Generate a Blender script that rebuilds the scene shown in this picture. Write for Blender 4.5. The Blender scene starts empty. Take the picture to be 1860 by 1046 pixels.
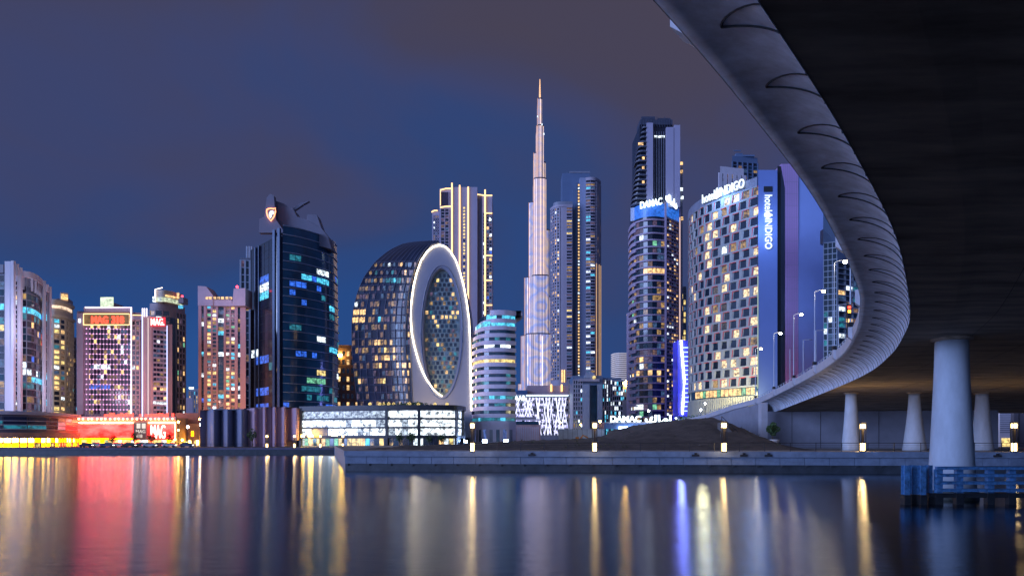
import bpy, math, random
from mathutils import Vector
R = math.radians
rnd = random.Random(7)
S = bpy.context.scene
COL = S.collection
# ------------------------------------------------------------------ camera
F = 1860 * 25 / 36.0
EYE = 4.0
cam = bpy.data.cameras.new("camera"); cam.lens = 25; cam.sensor_width = 36; cam.shift_y = 277 / 1860.0
cam.clip_end = 9000; cam.clip_start = 0.1
camo = bpy.data.objects.new("camera", cam); COL.objects.link(camo)
camo.location = (0, 0, EYE); camo.rotation_euler = (R(90), 0, 0); S.camera = camo
S.view_settings.view_transform = 'Standard'; S.view_settings.look = 'None'
S.view_settings.exposure = 0.0; S.view_settings.gamma = 1
cy = S.cycles
S.render.engine = 'CYCLES'
cy.use_denoising = True; cy.max_bounces = 5; cy.diffuse_bounces = 2; cy.glossy_bounces = 3; cy.transmission_bounces = 2
cy.sample_clamp_indirect = 6.0; cy.caustics_reflective = True; cy.caustics_refractive = False
# ------------------------------------------------------------------ night sky
W = bpy.data.worlds.new("World"); S.world = W; W.use_nodes = True
nt = W.node_tree; N = nt.nodes; L = nt.links; N.clear()
out = N.new('ShaderNodeOutputWorld'); bg = N.new('ShaderNodeBackground'); bg.inputs[1].default_value = 1.0
tc = N.new('ShaderNodeTexCoord'); sep = N.new('ShaderNodeSeparateXYZ'); L.new(tc.outputs['Generated'], sep.inputs[0])
mp = N.new('ShaderNodeMapping'); mp.inputs['Scale'].default_value = (1.5, 1.5, 2.6); L.new(tc.outputs['Generated'], mp.inputs[0])
mp.inputs['Location'].default_value = (1.7, 0.6, 0.4)
nz = N.new('ShaderNodeTexNoise'); nz.inputs['Scale'].default_value = 1.6; nz.inputs['Detail'].default_value = 4.5
nz.inputs['Roughness'].default_value = 0.45; nz.inputs['Distortion'].default_value = 0.5; L.new(mp.outputs[0], nz.inputs[0])
def mth(nt, op, a, b=None, clamp=False):
    n = nt.nodes.new('ShaderNodeMath'); n.operation = op; n.use_clamp = clamp
    for i, v in enumerate((a, b)):
        if v is None: continue
        if isinstance(v, (int, float)): n.inputs[i].default_value = v
        else: nt.links.new(v, n.inputs[i])
    return n.outputs[0]
e = mth(nt, 'ADD', sep.outputs['Z'], mth(nt, 'MULTIPLY', mth(nt, 'SUBTRACT', nz.outputs[0], 0.53), 0.72))
cr = N.new('ShaderNodeValToRGB'); L.new(e, cr.inputs[0])
el = cr.color_ramp.elements
el[0].position = 0.0; el[0].color = (0.022, 0.086, 0.29, 1)
el[1].position = 0.60; el[1].color = (0.067, 0.056, 0.084, 1)
for p, c in ((0.14, (0.020, 0.068, 0.235, 1)), (0.26, (0.030, 0.059, 0.180, 1)), (0.36, (0.046, 0.058, 0.150, 1)), (0.47, (0.058, 0.055, 0.105, 1))):
    x = el.new(p); x.color = c
# low bluish glow of the city that lies behind and left of the viewer
gy = mth(nt, 'MAXIMUM', mth(nt, 'ADD', mth(nt, 'MULTIPLY', sep.outputs['Y'], -0.55), mth(nt, 'MULTIPLY', sep.outputs['X'], -0.83)), 0.0)
gz = mth(nt, 'POWER', 2.718, mth(nt, 'MULTIPLY', mth(nt, 'ABSOLUTE', sep.outputs['Z']), -4.5))
gm_ = nt.nodes.new('ShaderNodeMix'); gm_.data_type = 'RGBA'; gm_.blend_type = 'ADD'; gm_.inputs[0].default_value = 1.0
gc = nt.nodes.new('ShaderNodeVectorMath'); gc.operation = 'SCALE'; gc.inputs[0].default_value = (0.36, 0.51, 1.0); L.new(mth(nt, 'MULTIPLY', mth(nt, 'MULTIPLY', mth(nt, 'MINIMUM', mth(nt, 'POWER', mth(nt, 'MULTIPLY', gy, 1.6), 2.0), 1.0), gz), 1.5), gc.inputs['Scale'])
L.new(cr.outputs[0], gm_.inputs[6]); L.new(gc.outputs[0], gm_.inputs[7]); L.new(gm_.outputs[2], bg.inputs[0]); L.new(bg.outputs[0], out.inputs[0])
# glow of the city behind the viewer as one soft low key
sun = bpy.data.lights.new("sun", 'SUN'); sun.energy = 3.0; sun.angle = R(35); sun.color = (0.40, 0.53, 1.0)
suno = bpy.data.objects.new("sun", sun); COL.objects.link(suno)
sd = Vector((-0.84, -0.54, 0.10)).normalized()
suno.rotation_euler = sd.to_track_quat('Z', 'Y').to_euler(); suno.location = (-40, -30, 60)
# ------------------------------------------------------------------ materials
MATS = {}
def mat(name, col, rough=0.6, metal=0.0, vary=0.15, scale=0.5, spec=0.5, bump=0.0, stretch=None):
    if name in MATS: return MATS[name]
    m = bpy.data.materials.new(name); m.use_nodes = True; t = m.node_tree; b = t.nodes['Principled BSDF']
    b.inputs['Roughness'].default_value = rough; b.inputs['Metallic'].default_value = metal
    b.inputs['Specular IOR Level'].default_value = spec
    g = t.nodes.new('ShaderNodeNewGeometry'); src = g.outputs['Position']
    if stretch:
        mpn = t.nodes.new('ShaderNodeMapping'); mpn.inputs['Scale'].default_value = stretch; t.links.new(src, mpn.inputs[0]); src = mpn.outputs[0]
    n = t.nodes.new('ShaderNodeTexNoise'); n.inputs['Scale'].default_value = scale; n.inputs['Detail'].default_value = 6
    n.inputs['Roughness'].default_value = 0.62; t.links.new(src, n.inputs[0])
    r = t.nodes.new('ShaderNodeValToRGB'); t.links.new(n.outputs[0], r.inputs[0])
    r.color_ramp.elements[0].position = 0.3; r.color_ramp.elements[1].position = 0.7
    r.color_ramp.elements[0].color = tuple(c * (1 - vary) for c in col) + (1,)
    r.color_ramp.elements[1].color = tuple(min(1, c * (1 + vary)) for c in col) + (1,)
    t.links.new(r.outputs[0], b.inputs['Base Color'])
    if bump:
        bp = t.nodes.new('ShaderNodeBump'); bp.inputs['Strength'].default_value = bump; bp.inputs['Distance'].default_value = 0.03
        t.links.new(n.outputs[0], bp.inputs['Height']); t.links.new(bp.outputs[0], b.inputs['Normal'])
    MATS[name] = m; return m
def emis(name, col, st, tex=0.0, scale=(0.55, 0.55, 0.75), sample=False, base=(0.05, 0.05, 0.05), rough=0.3):
    if name in MATS: return MATS[name]
    m = bpy.data.materials.new(name); m.use_nodes = True; t = m.node_tree; b = t.nodes['Principled BSDF']
    b.inputs['Base Color'].default_value = base + (1,); b.inputs['Roughness'].default_value = rough
    b.inputs['Emission Color'].default_value = col + (1,); b.inputs['Emission Strength'].default_value = st
    if tex:
        g = t.nodes.new('ShaderNodeNewGeometry')
        mpn = t.nodes.new('ShaderNodeMapping'); mpn.inputs['Scale'].default_value = scale; t.links.new(g.outputs['Position'], mpn.inputs[0])
        n = t.nodes.new('ShaderNodeTexNoise'); n.inputs['Scale'].default_value = 1.0; n.inputs['Detail'].default_value = 4; n.inputs['Roughness'].default_value = .7
        t.links.new(mpn.outputs[0], n.inputs[0])
        v = mth(t, 'MULTIPLY', mth(t, 'MAXIMUM', mth(t, 'ADD', mth(t, 'MULTIPLY', mth(t, 'SUBTRACT', n.outputs[0], 0.5), tex * 9), 0.85), 0.10), st)
        t.links.new(v, b.inputs['Emission Strength'])
    m.cycles.emission_sampling = 'FRONT' if sample else 'NONE'
    MATS[name] = m; return m
def glass(name, col, rough=0.12, spec=0.8):
    m = mat(name, col, rough, 0.0, 0.5, 0.12, spec); return m
GD = glass('dark_glass', (0.012, 0.024, 0.045))
GN = glass('night_glass', (0.010, 0.014, 0.030), 0.18)
GT = glass('teal_glass', (0.010, 0.045, 0.075), 0.10)
GP = glass('purple_glass', (0.035, 0.022, 0.05), 0.2)
LW = emis('lit_warm', (1.0, 0.60, 0.24), 1.4, 0.5)
LY = emis('lit_yellow', (1.0, 0.74, 0.26), 1.2, 0.5)
LC = emis('lit_cyan', (0.10, 0.68, 1.0), 1.1, 0.55)
LB = emis('lit_blue', (0.04, 0.18, 1.0), 0.8, 0.55)
LH = emis('lit_white', (0.80, 0.92, 1.0), 1.7, 0.6)
LG = emis('lit_green', (0.3, 0.95, 0.55), 0.6, 0.55)
LR = emis('lit_red', (1.0, 0.08, 0.06), 0.8, 0.5)
LT = emis('lit_teal_dim', (0.03, 0.30, 0.42), 0.55, 0.6)
DIM = [emis('dim_warm_room', (1.0, .55, .32), .16, .7), emis('dim_mauve_room', (.7, .42, .75), .13, .7), emis('dim_blue_room', (.2, .45, 1.0), .16, .7), emis('dim_amber_room', (1.0, .6, .2), .34, .7)]
PAL = dict(d=GD, n=GN, t=GT, p=GP, w=LW, y=LY, c=LC, b=LB, h=LH, g=LG, r=LR, q=LT)
CONC = mat('concrete', (0.40, 0.40, 0.42), 0.75, vary=0.16, scale=0.7, bump=0.25)
WHITE = mat('white_cladding', (0.62, 0.58, 0.66), 0.55, vary=0.07, scale=0.3)
LAV = mat('lavender_stone', (0.40, 0.32, 0.40), 0.6, vary=0.08, scale=0.3)
PINK = mat('pink_stone', (0.48, 0.32, 0.34), 0.6, vary=0.08, scale=0.3)
CREAM = mat('cream_stone', (0.45, 0.38, 0.33), 0.65, vary=0.12, scale=0.4)
DARKM = mat('dark_metal', (0.035, 0.037, 0.045), 0.45, 0.3, vary=0.1)
GREYM = mat('grey_panel', (0.20, 0.21, 0.27), 0.5, vary=0.1, scale=0.2)
BRONZE = mat('bronze_panel', (0.20, 0.16, 0.20), 0.5, vary=0.1, scale=0.2)
ALU = mat('aluminium', (0.45, 0.5, 0.6), 0.35, 0.6, vary=0.06)
PALEM = mat('pale_metal', (0.5, 0.55, 0.65), 0.4, 0.2, vary=0.05)
# ------------------------------------------------------------------ helpers
def P(px, Y): return ((px - 930) / F * Y, Y)
def X_(px, Y): return (px - 930) / F * Y
def Z_(py, Y): return EYE + (800 - py) / F * Y
ORG = {}
def props(o, label=None, cat=None, group=None, kind=None):
    if label: o['label'] = label
    if cat: o['category'] = cat
    if group: o['group'] = group
    if kind: o['kind'] = kind
    return o
def thing(name, loc, label, cat, group=None):
    o = bpy.data.objects.new(name, None); COL.objects.link(o); o.location = loc; o.empty_display_size = 0.5
    ORG[o.name] = Vector(loc); return props(o, label, cat, group)
class MB:
    def __init__(s): s.v = []; s.f = []; s.m = []; s.mats = []
    def mi(s, m):
        if m not in s.mats: s.mats.append(m)
        return s.mats.index(m)
    def add(s, vs, fs, m):
        o = len(s.v); s.v += [tuple(x) for x in vs]; k = s.mi(m)
        for f in fs: s.f.append([i + o for i in f]); s.m.append(k)
    def box(s, x0, x1, y0, y1, z0, z1, m):
        s.add([(x0,y0,z0),(x1,y0,z0),(x1,y1,z0),(x0,y1,z0),(x0,y0,z1),(x1,y0,z1),(x1,y1,z1),(x0,y1,z1)],
              [(0,3,2,1),(4,5,6,7),(0,1,5,4),(1,2,6,5),(2,3,7,6),(3,0,4,7)], m)
    def obox(s, p, n, w, n0, n1, z0, z1, m):
        # box centred on p along the wall, n = outward normal, width w, from n0 to n1 outward
        d = (-n[1], n[0]); q = []
        for z in (z0, z1):
            for a, b in ((-w/2, n1), (w/2, n1), (w/2, n0), (-w/2, n0)):
                q.append((p[0] + d[0]*a + n[0]*b, p[1] + d[1]*a + n[1]*b, z))
        s.add(q, [(0,3,2,1),(4,5,6,7),(0,1,5,4),(1,2,6,5),(2,3,7,6),(3,0,4,7)], m)
    def prism(s, poly, z0, z1, m):
        n = len(poly)
        s.add([(x, y, z0) for x, y in poly] + [(x, y, z1) for x, y in poly],
              [tuple(range(n-1, -1, -1)), tuple(range(n, 2*n))] + [(i, (i+1) % n, (i+1) % n + n, i + n) for i in range(n)], m)
    def vprism(s, poly, y0, y1, m):      # polygon in x,z extruded along y
        n = len(poly)
        s.add([(x, y0, z) for x, z in poly] + [(x, y1, z) for x, z in poly],
              [tuple(range(n)), tuple(range(2*n-1, n-1, -1))] + [(i, i + n, (i+1) % n + n, (i+1) % n) for i in range(n)], m)
    def strip(s, path, o0, o1, z0, z1, m):   # wall strip following an open path, offsets outward o0..o1
        ns = normals(path); a = [(p[0]+n[0]*o1, p[1]+n[1]*o1) for p, n in zip(path, ns)]; b = [(p[0]+n[0]*o0, p[1]+n[1]*o0) for p, n in zip(path, ns)]
        k = len(path); vs = [(x, y, z0) for x, y in a] + [(x, y, z1) for x, y in a] + [(x, y, z1) for x, y in b] + [(x, y, z0) for x, y in b]
        fs = []
        for i in range(k-1):
            for r in range(4):
                q = (r+1) % 4; fs.append((r*k+i, r*k+i+1, q*k+i+1, q*k+i))
        fs += [(0, k, 2*k, 3*k), (k-1, 4*k-1, 3*k-1, 2*k-1)]
        s.add(vs, fs, m)
    def tube(s, pts, r, m, n=6, r2=None):
        k = len(pts); pts = [Vector(p) for p in pts]; vs = []
        for i, p in enumerate(pts):
            t = (pts[min(i+1, k-1)] - pts[max(i-1, 0)]).normalized()
            u = t.cross(Vector((0, 0, 1)));
            if u.length < 1e-3: u = Vector((1, 0, 0))
            u.normalize(); w = t.cross(u)
            rr = r if r2 is None else r + (r2 - r) * i / (k - 1)
            for j in range(n):
                a = 2 * math.pi * j / n; vs.append(p + (u * math.cos(a) + w * math.sin(a)) * rr)
        fs = [(i*n+j, i*n+(j+1) % n, (i+1)*n+(j+1) % n, (i+1)*n+j) for i in range(k-1) for j in range(n)]
        fs += [tuple(range(n-1, -1, -1)), tuple(range((k-1)*n, k*n))]
        s.add(vs, fs, m)
    def lathe(s, c, prof, m, n=24):
        k = len(prof); vs = [(c[0] + r * math.cos(2*math.pi*j/n), c[1] + r * math.sin(2*math.pi*j/n), z) for r, z in prof for j in range(n)]
        fs = [(i*n+j, i*n+(j+1) % n, (i+1)*n+(j+1) % n, (i+1)*n+j) for i in range(k-1) for j in range(n)]
        fs += [tuple(range(n-1, -1, -1)), tuple(range((k-1)*n, k*n))]
        s.add(vs, fs, m)
    def build(s, name, parent=None, origin=(0, 0, 0), smooth=False):
        o = ORG[parent.name] if parent else Vector(origin)
        me = bpy.data.meshes.new(name); me.from_pydata([(x-o[0], y-o[1], z-o[2]) for x, y, z in s.v], [], s.f)
        for m in s.mats: me.materials.append(m)
        me.polygons.foreach_set('material_index', s.m)
        if smooth: me.polygons.foreach_set('use_smooth', [True] * len(s.f))
        me.update()
        ob = bpy.data.objects.new(name, me); COL.objects.link(ob)
        if parent: ob.parent = parent
        else: ob.location = o
        ORG[ob.name] = Vector(o)
        return ob
def normals(path):
    ns = []; k = len(path)
    for i in range(k):
        a = path[max(i-1, 0)]; b = path[min(i+1, k-1)]
        dx, dy = b[0]-a[0], b[1]-a[1]; l = math.hypot(dx, dy) or 1
        ns.append((dy/l, -dx/l))
    return ns
def crv(pts, n=20):                       # smooth curve through the given points
    out = []; k = len(pts)
    for i in range(k-1):
        p0, p1, p2, p3 = pts[max(i-1, 0)], pts[i], pts[i+1], pts[min(i+2, k-1)]
        for j in range(n):
            t = j / n
            out.append(tuple(0.5*((2*b)+(-a+c)*t+(2*a-5*b+4*c-d)*t*t+(-a+3*b-3*c+d)*t**3) for a, b, c, d in zip(p0, p1, p2, p3)))
    out.append(tuple(pts[-1])); return out
class Path2:
    def __init__(s, path):
        s.p = path; s.c = [0]
        for a, b in zip(path, path[1:]): s.c.append(s.c[-1] + math.hypot(b[0]-a[0], b[1]-a[1]))
        s.L = s.c[-1]
    def at(s, d):
        d = min(max(d, 0), s.L)
        for i in range(len(s.p)-1):
            if d <= s.c[i+1] or i == len(s.p)-2:
                a, b = s.p[i], s.p[i+1]; l = (s.c[i+1]-s.c[i]) or 1; t = (d-s.c[i])/l
                return (a[0]+(b[0]-a[0])*t, a[1]+(b[1]-a[1])*t), ((b[1]-a[1])/l, -(b[0]-a[0])/l)
def resample(path, d0, d1, n):
    q = Path2(path); return [q.at(d0 + (d1-d0)*i/n)[0] for i in range(n+1)]
WIN = {}
WMESH = {}
def win(T, p, n, w, h, z, m, nz=0.0):     # queue a window: centre p on the wall, sill height z
    WIN.setdefault(T.name, []).append((p, n, w, h, z, m))
def wmesh(w, h, m):
    k = (round(w, 2), round(h, 2), m.name)
    if k not in WMESH:
        me = bpy.data.meshes.new('window'); t = 0.06
        me.from_pydata([(-w/2, -t, 0), (w/2, -t, 0), (w/2, -t, h), (-w/2, -t, h), (-w/2, 0, 0), (w/2, 0, 0), (w/2, 0, h), (-w/2, 0, h)], [],
                       [(0, 1, 2, 3), (1, 5, 6, 2), (4, 0, 3, 7), (3, 2, 6, 7), (4, 5, 1, 0)])
        me.materials.append(m); WMESH[k] = me
    return WMESH[k]
def finish(T, limit=100):
    ws = WIN.pop(T.name, [])
    def score(q):
        p, n, w, h, z, m = q; d = math.hypot(p[0], p[1]); f = max(0.02, -(p[0]*n[0] + p[1]*n[1]) / d)
        return -round(w*h*f/d/d*1e6, 3), (0 if m.name.startswith('lit') else 1)
    ws.sort(key=score); o = ORG[T.name]
    for p, n, w, h, z, m in ws[:limit]:
        ob = bpy.data.objects.new('window', wmesh(w, h, m)); COL.objects.link(ob); ob.parent = T
        ob.location = (p[0]-o[0], p[1]-o[1], z-o[2]); ob.rotation_euler = (0, 0, math.atan2(n[0], -n[1]))
    if ws[limit:]:
        b = MB()
        for p, n, w, h, z, m in ws[limit:]: b.obox(p, n, w, 0.0, 0.06, z, z+h, m)
        props(b.build('window', T), kind='stuff')
def pick(wts):
    r = rnd.random() * sum(v for _, v in wts); a = 0
    for k, v in wts:
        a += v
        if r <= a:
            if k in 'ndp' and rnd.random() < .36: return DIM[rnd.randrange(4)]
            return PAL[k]
    return PAL[wts[0][0]]
def facade(T, mb, path, z0, z1, nf, nb, wm, d0=None, d1=None, slab=0.5, so=0.25, pier=0.35, po=0.25, wts=(('d', 1),), fn=None, bm=None, bmb=None, win_w=None, sill=None):
    """windows between floor slabs and piers along a path; wall pieces go into mb, slabs into bmb"""
    q = Path2(path); d0 = 0 if d0 is None else d0; d1 = q.L if d1 is None else d1
    fh = (z1-z0)/nf; bw = (d1-d0)/nb; bm = bm or wm; bmb = bmb or mb
    sub = resample(path, d0, d1, max(1, min(nb*2, 36)) if len(path) > 2 else 1)
    if slab:
        for f in range(nf+1):
            zz = z0 + f*fh; bmb.strip(sub, 0, so, zz-slab/2 if f else zz, zz+slab/2, bm)
    if pier:
        for b in range(nb+1):
            p, n = q.at(d0+b*bw); mb.obox(p, n, pier, 0, po, z0, z1, wm)
    for b in range(nb):
        p, n = q.at(d0+(b+.5)*bw)
        for f in range(nf):
            m = fn(f, b) if fn else None
            if m is None: m = pick(wts)
            elif m is False: continue
            elif isinstance(m, str): m = PAL[m]
            s = slab if sill is None else sill
            win(T, p, n, win_w or (bw-pier), fh-s, z0+f*fh+s/2, m)
def core(mb, path, depth, z0, z1, m, back=None):
    ns = normals(path)
    poly = [(p[0]-n[0]*0.02, p[1]-n[1]*0.02) for p, n in zip(path, ns)]
    a, b = poly[0], poly[-1]
    if back: poly += back
    else: poly += [(b[0]*(1+1.02*depth/b[1]), b[1]+depth), (a[0]*(1+1.02*depth/a[1]), a[1]+depth)]
    mb.prism(poly, z0, z1, m)
TXT = {}
DG = bpy.context.evaluated_depsgraph_get()
def text(name, s, loc, size, m, parent, d=(1, 0), vertical=False, width=None, height=None, ext=0.08, slant=0.0, bold=0.0, font_props=None):
    cu = bpy.data.curves.new('t', 'FONT'); cu.body = s; cu.size = 1.0; cu.extrude = 0.0; cu.offset = bold; cu.resolution_u = 3
    cu.extrude = 0.05
    to = bpy.data.objects.new('t', cu); COL.objects.link(to); bpy.context.view_layer.update()
    me = bpy.data.meshes.new_from_object(to.evaluated_get(bpy.context.evaluated_depsgraph_get())); bpy.data.objects.remove(to)
    vs = [v.co.copy() for v in me.vertices]
    x0 = min(v.x for v in vs); x1 = max(v.x for v in vs); y0 = min(v.y for v in vs); y1 = max(v.y for v in vs)
    W_ = width or size*(x1-x0); H_ = height or size*(y1-y0)
    n = (d[1], -d[0])                      # outward normal when d runs left to right
    o = ORG[parent.name]
    for v, c in zip(me.vertices, vs):
        u = (c.x-x0)/(x1-x0)*W_; w = (c.y-y0)/(y1-y0)*H_; t = c.z/0.05*ext
        if vertical: u, w = w, -u           # reads downwards, tops of the letters to the right
        v.co = (loc[0] + d[0]*u + n[0]*t - o[0], loc[1] + d[1]*u + n[1]*t - o[1], loc[2] + w + slant*u - o[2])
    me.materials.clear(); me.materials.append(m); me.update()
    ob = bpy.data.objects.new(name, me); COL.objects.link(ob); ob.parent = parent; ORG[ob.name] = o; return ob
def pointlight(parent, loc, col, energy, r=0.2, name='lamp_light'):
    l = bpy.data.lights.new(name, 'POINT'); l.color = col; l.energy = energy; l.shadow_soft_size = r
    ob = bpy.data.objects.new(name, l); COL.objects.link(ob); ob.parent = parent; ob.location = Vector(loc) - ORG[parent.name]; return ob

def flood(T, px, Y, z, col, e, r=1.0):
    """a flood light added without a fixture, to brighten the facade behind it"""
    l = bpy.data.lights.new('facade_light', 'SPOT'); l.color = col; l.energy = e; l.shadow_soft_size = r; l.spot_size = R(160); l.spot_blend = .6
    ob = bpy.data.objects.new('facade_light', l); COL.objects.link(ob); ob.parent = T; ob.location = Vector((X_(px, Y), Y, z)) - ORG[T.name]
    ob.rotation_euler = Vector((0, -1, -.15)).to_track_quat('Z', 'Y').to_euler(); return ob
# ================================================================== setting
def water_mat():
    m = bpy.data.materials.new('water'); m.use_nodes = True; t = m.node_tree; t.nodes.remove(t.nodes['Principled BSDF'])
    b = t.nodes.new('ShaderNodeBsdfAnisotropic'); b.distribution = 'BECKMANN'; b.inputs['Color'].default_value = (.92, .96, 1, 1); b.inputs['Anisotropy'].default_value = .55
    tn = t.nodes.new('ShaderNodeCombineXYZ'); tn.inputs[0].default_value = 1.0; t.links.new(tn.outputs[0], b.inputs['Tangent'])
    df = t.nodes.new('ShaderNodeBsdfDiffuse'); df.inputs[0].default_value = (.006, .012, .02, 1)
    fr = t.nodes.new('ShaderNodeFresnel'); fr.inputs['IOR'].default_value = 1.65; mx = t.nodes.new('ShaderNodeMixShader')
    t.links.new(fr.outputs[0], mx.inputs[0]); t.links.new(df.outputs[0], mx.inputs[1]); t.links.new(b.outputs[0], mx.inputs[2]); t.links.new(mx.outputs[0], t.nodes['Material Output'].inputs[0])
    g = t.nodes.new('ShaderNodeNewGeometry'); sp = t.nodes.new('ShaderNodeSeparateXYZ'); t.links.new(g.outputs['Position'], sp.inputs[0])
    # calmer sheet of water behind the current line that bends off the pier
    dx = mth(t, 'SUBTRACT', sp.outputs['X'], 4.0)
    curve = mth(t, 'SUBTRACT', 47.0, mth(t, 'MULTIPLY', mth(t, 'POWER', mth(t, 'MAXIMUM', dx, 0.0), 2.0), 0.055))
    d = mth(t, 'MULTIPLY', mth(t, 'SUBTRACT', curve, sp.outputs['Y']), 0.16)
    k = mth(t, 'MAXIMUM', mth(t, 'MINIMUM', mth(t, 'ADD', d, 0.5), 1.0), 0.0)
    ro = mth(t, 'ADD', mth(t, 'MULTIPLY', k, 0.012), 0.195); t.links.new(ro, b.inputs['Roughness'])
    hs = []
    for sc, det, st in (((0.45, 1.6, 1), 3, 0.75), ((1.6, 7.0, 1), 5, 0.42)):
        mpn = t.nodes.new('ShaderNodeMapping'); mpn.inputs['Scale'].default_value = sc; t.links.new(g.outputs['Position'], mpn.inputs[0])
        n = t.nodes.new('ShaderNodeTexNoise'); n.inputs['Scale'].default_value = 1.0; n.inputs['Detail'].default_value = det; n.inputs['Distortion'].default_value = .6
        t.links.new(mpn.outputs[0], n.inputs[0]); hs.append(mth(t, 'MULTIPLY', n.outputs[0], st))
    h = mth(t, 'ADD', hs[0], hs[1])
    bp = t.nodes.new('ShaderNodeBump'); bp.inputs['Distance'].default_value = 0.05
    t.links.new(mth(t, 'ADD', mth(t, 'MULTIPLY', k, 0.45), 0.06), bp.inputs['Strength']); t.links.new(h, bp.inputs['Height']); t.links.new(bp.outputs[0], b.inputs['Normal'])
    return m
WATER = water_mat()
b = MB(); b.add([(-1500, -400, 0), (1500, -400, 0), (1500, 215, 0), (-1500, 215, 0)], [(0, 1, 2, 3)], WATER)
props(b.build('water'), kind='structure')
PAVE = mat('dark_paving', (0.10, 0.095, 0.10), 0.7, vary=0.25, scale=0.3)
b = MB(); b.add([(-4000, 200.3, 2.0), (4000, 200.3, 2.0), (4000, 7000, 2.0), (-4000, 7000, 2.0)], [(0, 1, 2, 3)], PAVE)
props(b.build('ground'), kind='structure')
QF = [(-22, 94), (60, 84.5), (190, 84.5)]          # front line of the near quay
DECK = mat('promenade_paving', (0.30, 0.28, 0.27), 0.7, vary=0.15, scale=0.8)
b = MB(); b.prism([(-22, 94.0), (60, 84.5), (190, 84.5), (190, 200.28), (-50, 200.28)], -1.0, 2.6, DECK)
props(b.build('promenade'), kind='structure')
# quay wall of the near promenade: coping, panels with joints, wet foot with the overhang's shade in its dark colour
QC = mat('quay_concrete', (0.15, 0.20, 0.29), 0.7, vary=0.25, scale=0.9, bump=0.3)
QD = mat('wet_concrete', (0.035, 0.045, 0.06), 0.45, vary=0.4, scale=0.8)
T = thing('quay_wall', (60, 84.4, 0), 'long blue-grey concrete quay wall along the near promenade under the bridge', 'quay wall')
b = MB(); b.strip(QF, 0.02, 0.55, 1.95, 2.66, QC); b.build('coping', T)
b = MB(); q = Path2(QF)
n = int(q.L / 2.9)
for i in range(n):
    p, nn = q.at((i+.5)*q.L/n); b.obox(p, nn, q.L/n-0.05, 0.02, 0.28, 1.0, 1.93, QC)
b.build('panel', T)
b = MB(); b.strip(QF, 0.01, 0.12, -1.0, 0.98, QD)
for i in range(n):
    p, nn = q.at(i*q.L/n + .3); b.obox(p, nn, 0.3, 0.13, 0.34, 0.75, 0.98, QD)
b.build('wet_foot', T)
b = MB()
for i in (8, 15, 17, 18, 27, 34, 41):
    p, nn = q.at((i+.5)*q.L/n); b.obox(p, nn, 0.9, 0.56, 0.66, 2.05, 2.3, DARKM); b.obox(p, nn, 0.3, 0.56, 0.75, 2.3, 2.5, DARKM)
b.build('mooring_fitting', T)
T = thing('quay_wall', (-300, 200, 0), 'dark purple-grey quay wall of the far promenade in front of the left towers', 'quay wall')
b = MB(); b.box(-1400, -50.1, 199.6, 200.28, 1.5, 2.05, mat('far_quay', (0.12, 0.10, 0.16), 0.7, vary=0.2)); b.build('coping', T)
b = MB(); b.box(-1400, -50.1, 199.9, 200.28, -1.0, 1.48, QD); b.build('wet_foot', T)

def railing(path, z, label, step=3.0, hgt=1.1, r=0.03, limit=100):
    q = Path2(path); T = thing('railing', (path[0][0], path[0][1], z), label, 'railing')
    rl = MB()
    for hh, rr in ((hgt, 0.035), (hgt*.72, .012), (hgt*.48, .012), (hgt*.24, .012)): rl.tube([(x, y, z+hh) for x, y in path], rr, DARKM, 5)
    rl.build('rail', T)
    n = int(q.L/step); rest = MB()
    for i in range(n+1):
        p, nn = q.at(i*q.L/n); pb = MB() if i < limit else rest
        pb.obox(p, nn, 0.07, -0.035, 0.035, z, z+hgt+0.05, DARKM)
        if i < limit: pb.build('post', T)
    if rest.v: props(rest.build('post', T), kind='stuff')
railing([(-8, 93.2), (60, 85.3), (120, 85.3)], 2.62, 'thin dark railing along the edge of the near promenade')
railing([(-290, 201), (-52, 201)], 2.02, 'thin dark railing along the far promenade below the left towers', 3.0, r=.04)

# earth mound with the road up to the bridge
SOIL = mat('soil', (0.085, 0.066, 0.056), 0.95, vary=0.45, scale=0.45, bump=1.0)
rid = [(700, 812), (860, 807), (960, 801.5), (1040, 799), (1100, 796), (1135, 789), (1180, 779), (1225, 766), (1248, 760.5), (1285, 761), (1306, 767), (1330, 781), (1352, 797), (1368, 812), (1400, 815)]
def ridge(px):
    for (a, ya), (c, yc) in zip(rid, rid[1:]):
        if a <= px <= c: return ya + (yc-ya)*(px-a)/(c-a)
    return 812 if px < 700 else 815
b = MB(); NX, NY = 120, 30; vs = []
for j in range(NY+1):
    Y = 98 + 100*j/NY
    for i in range(NX+1):
        px = 700 + 690*i/NX; X = X_(px, 135); zr = Z_(ridge(px), 135)
        t = min(1, max(0, (Y-100)/33)); t = t*t*(3-2*t)
        if Y > 170: t *= max(0.0, min(1, (198-Y)/28)) if px < 1180 else 1
        z = 2.5 + (zr-2.5)*t
        if 0 < t: z += (rnd.random()-.5)*0.22 + 0.22*math.sin(X*.9+Y*.5)*math.sin(Y*.37)*(t)
        vs.append((X, Y, z))
b.add(vs, [(j*(NX+1)+i, j*(NX+1)+i+1, (j+1)*(NX+1)+i+1, (j+1)*(NX+1)+i) for j in range(NY) for i in range(NX)], SOIL)
props(b.build('terrain', smooth=True), kind='structure')

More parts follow.
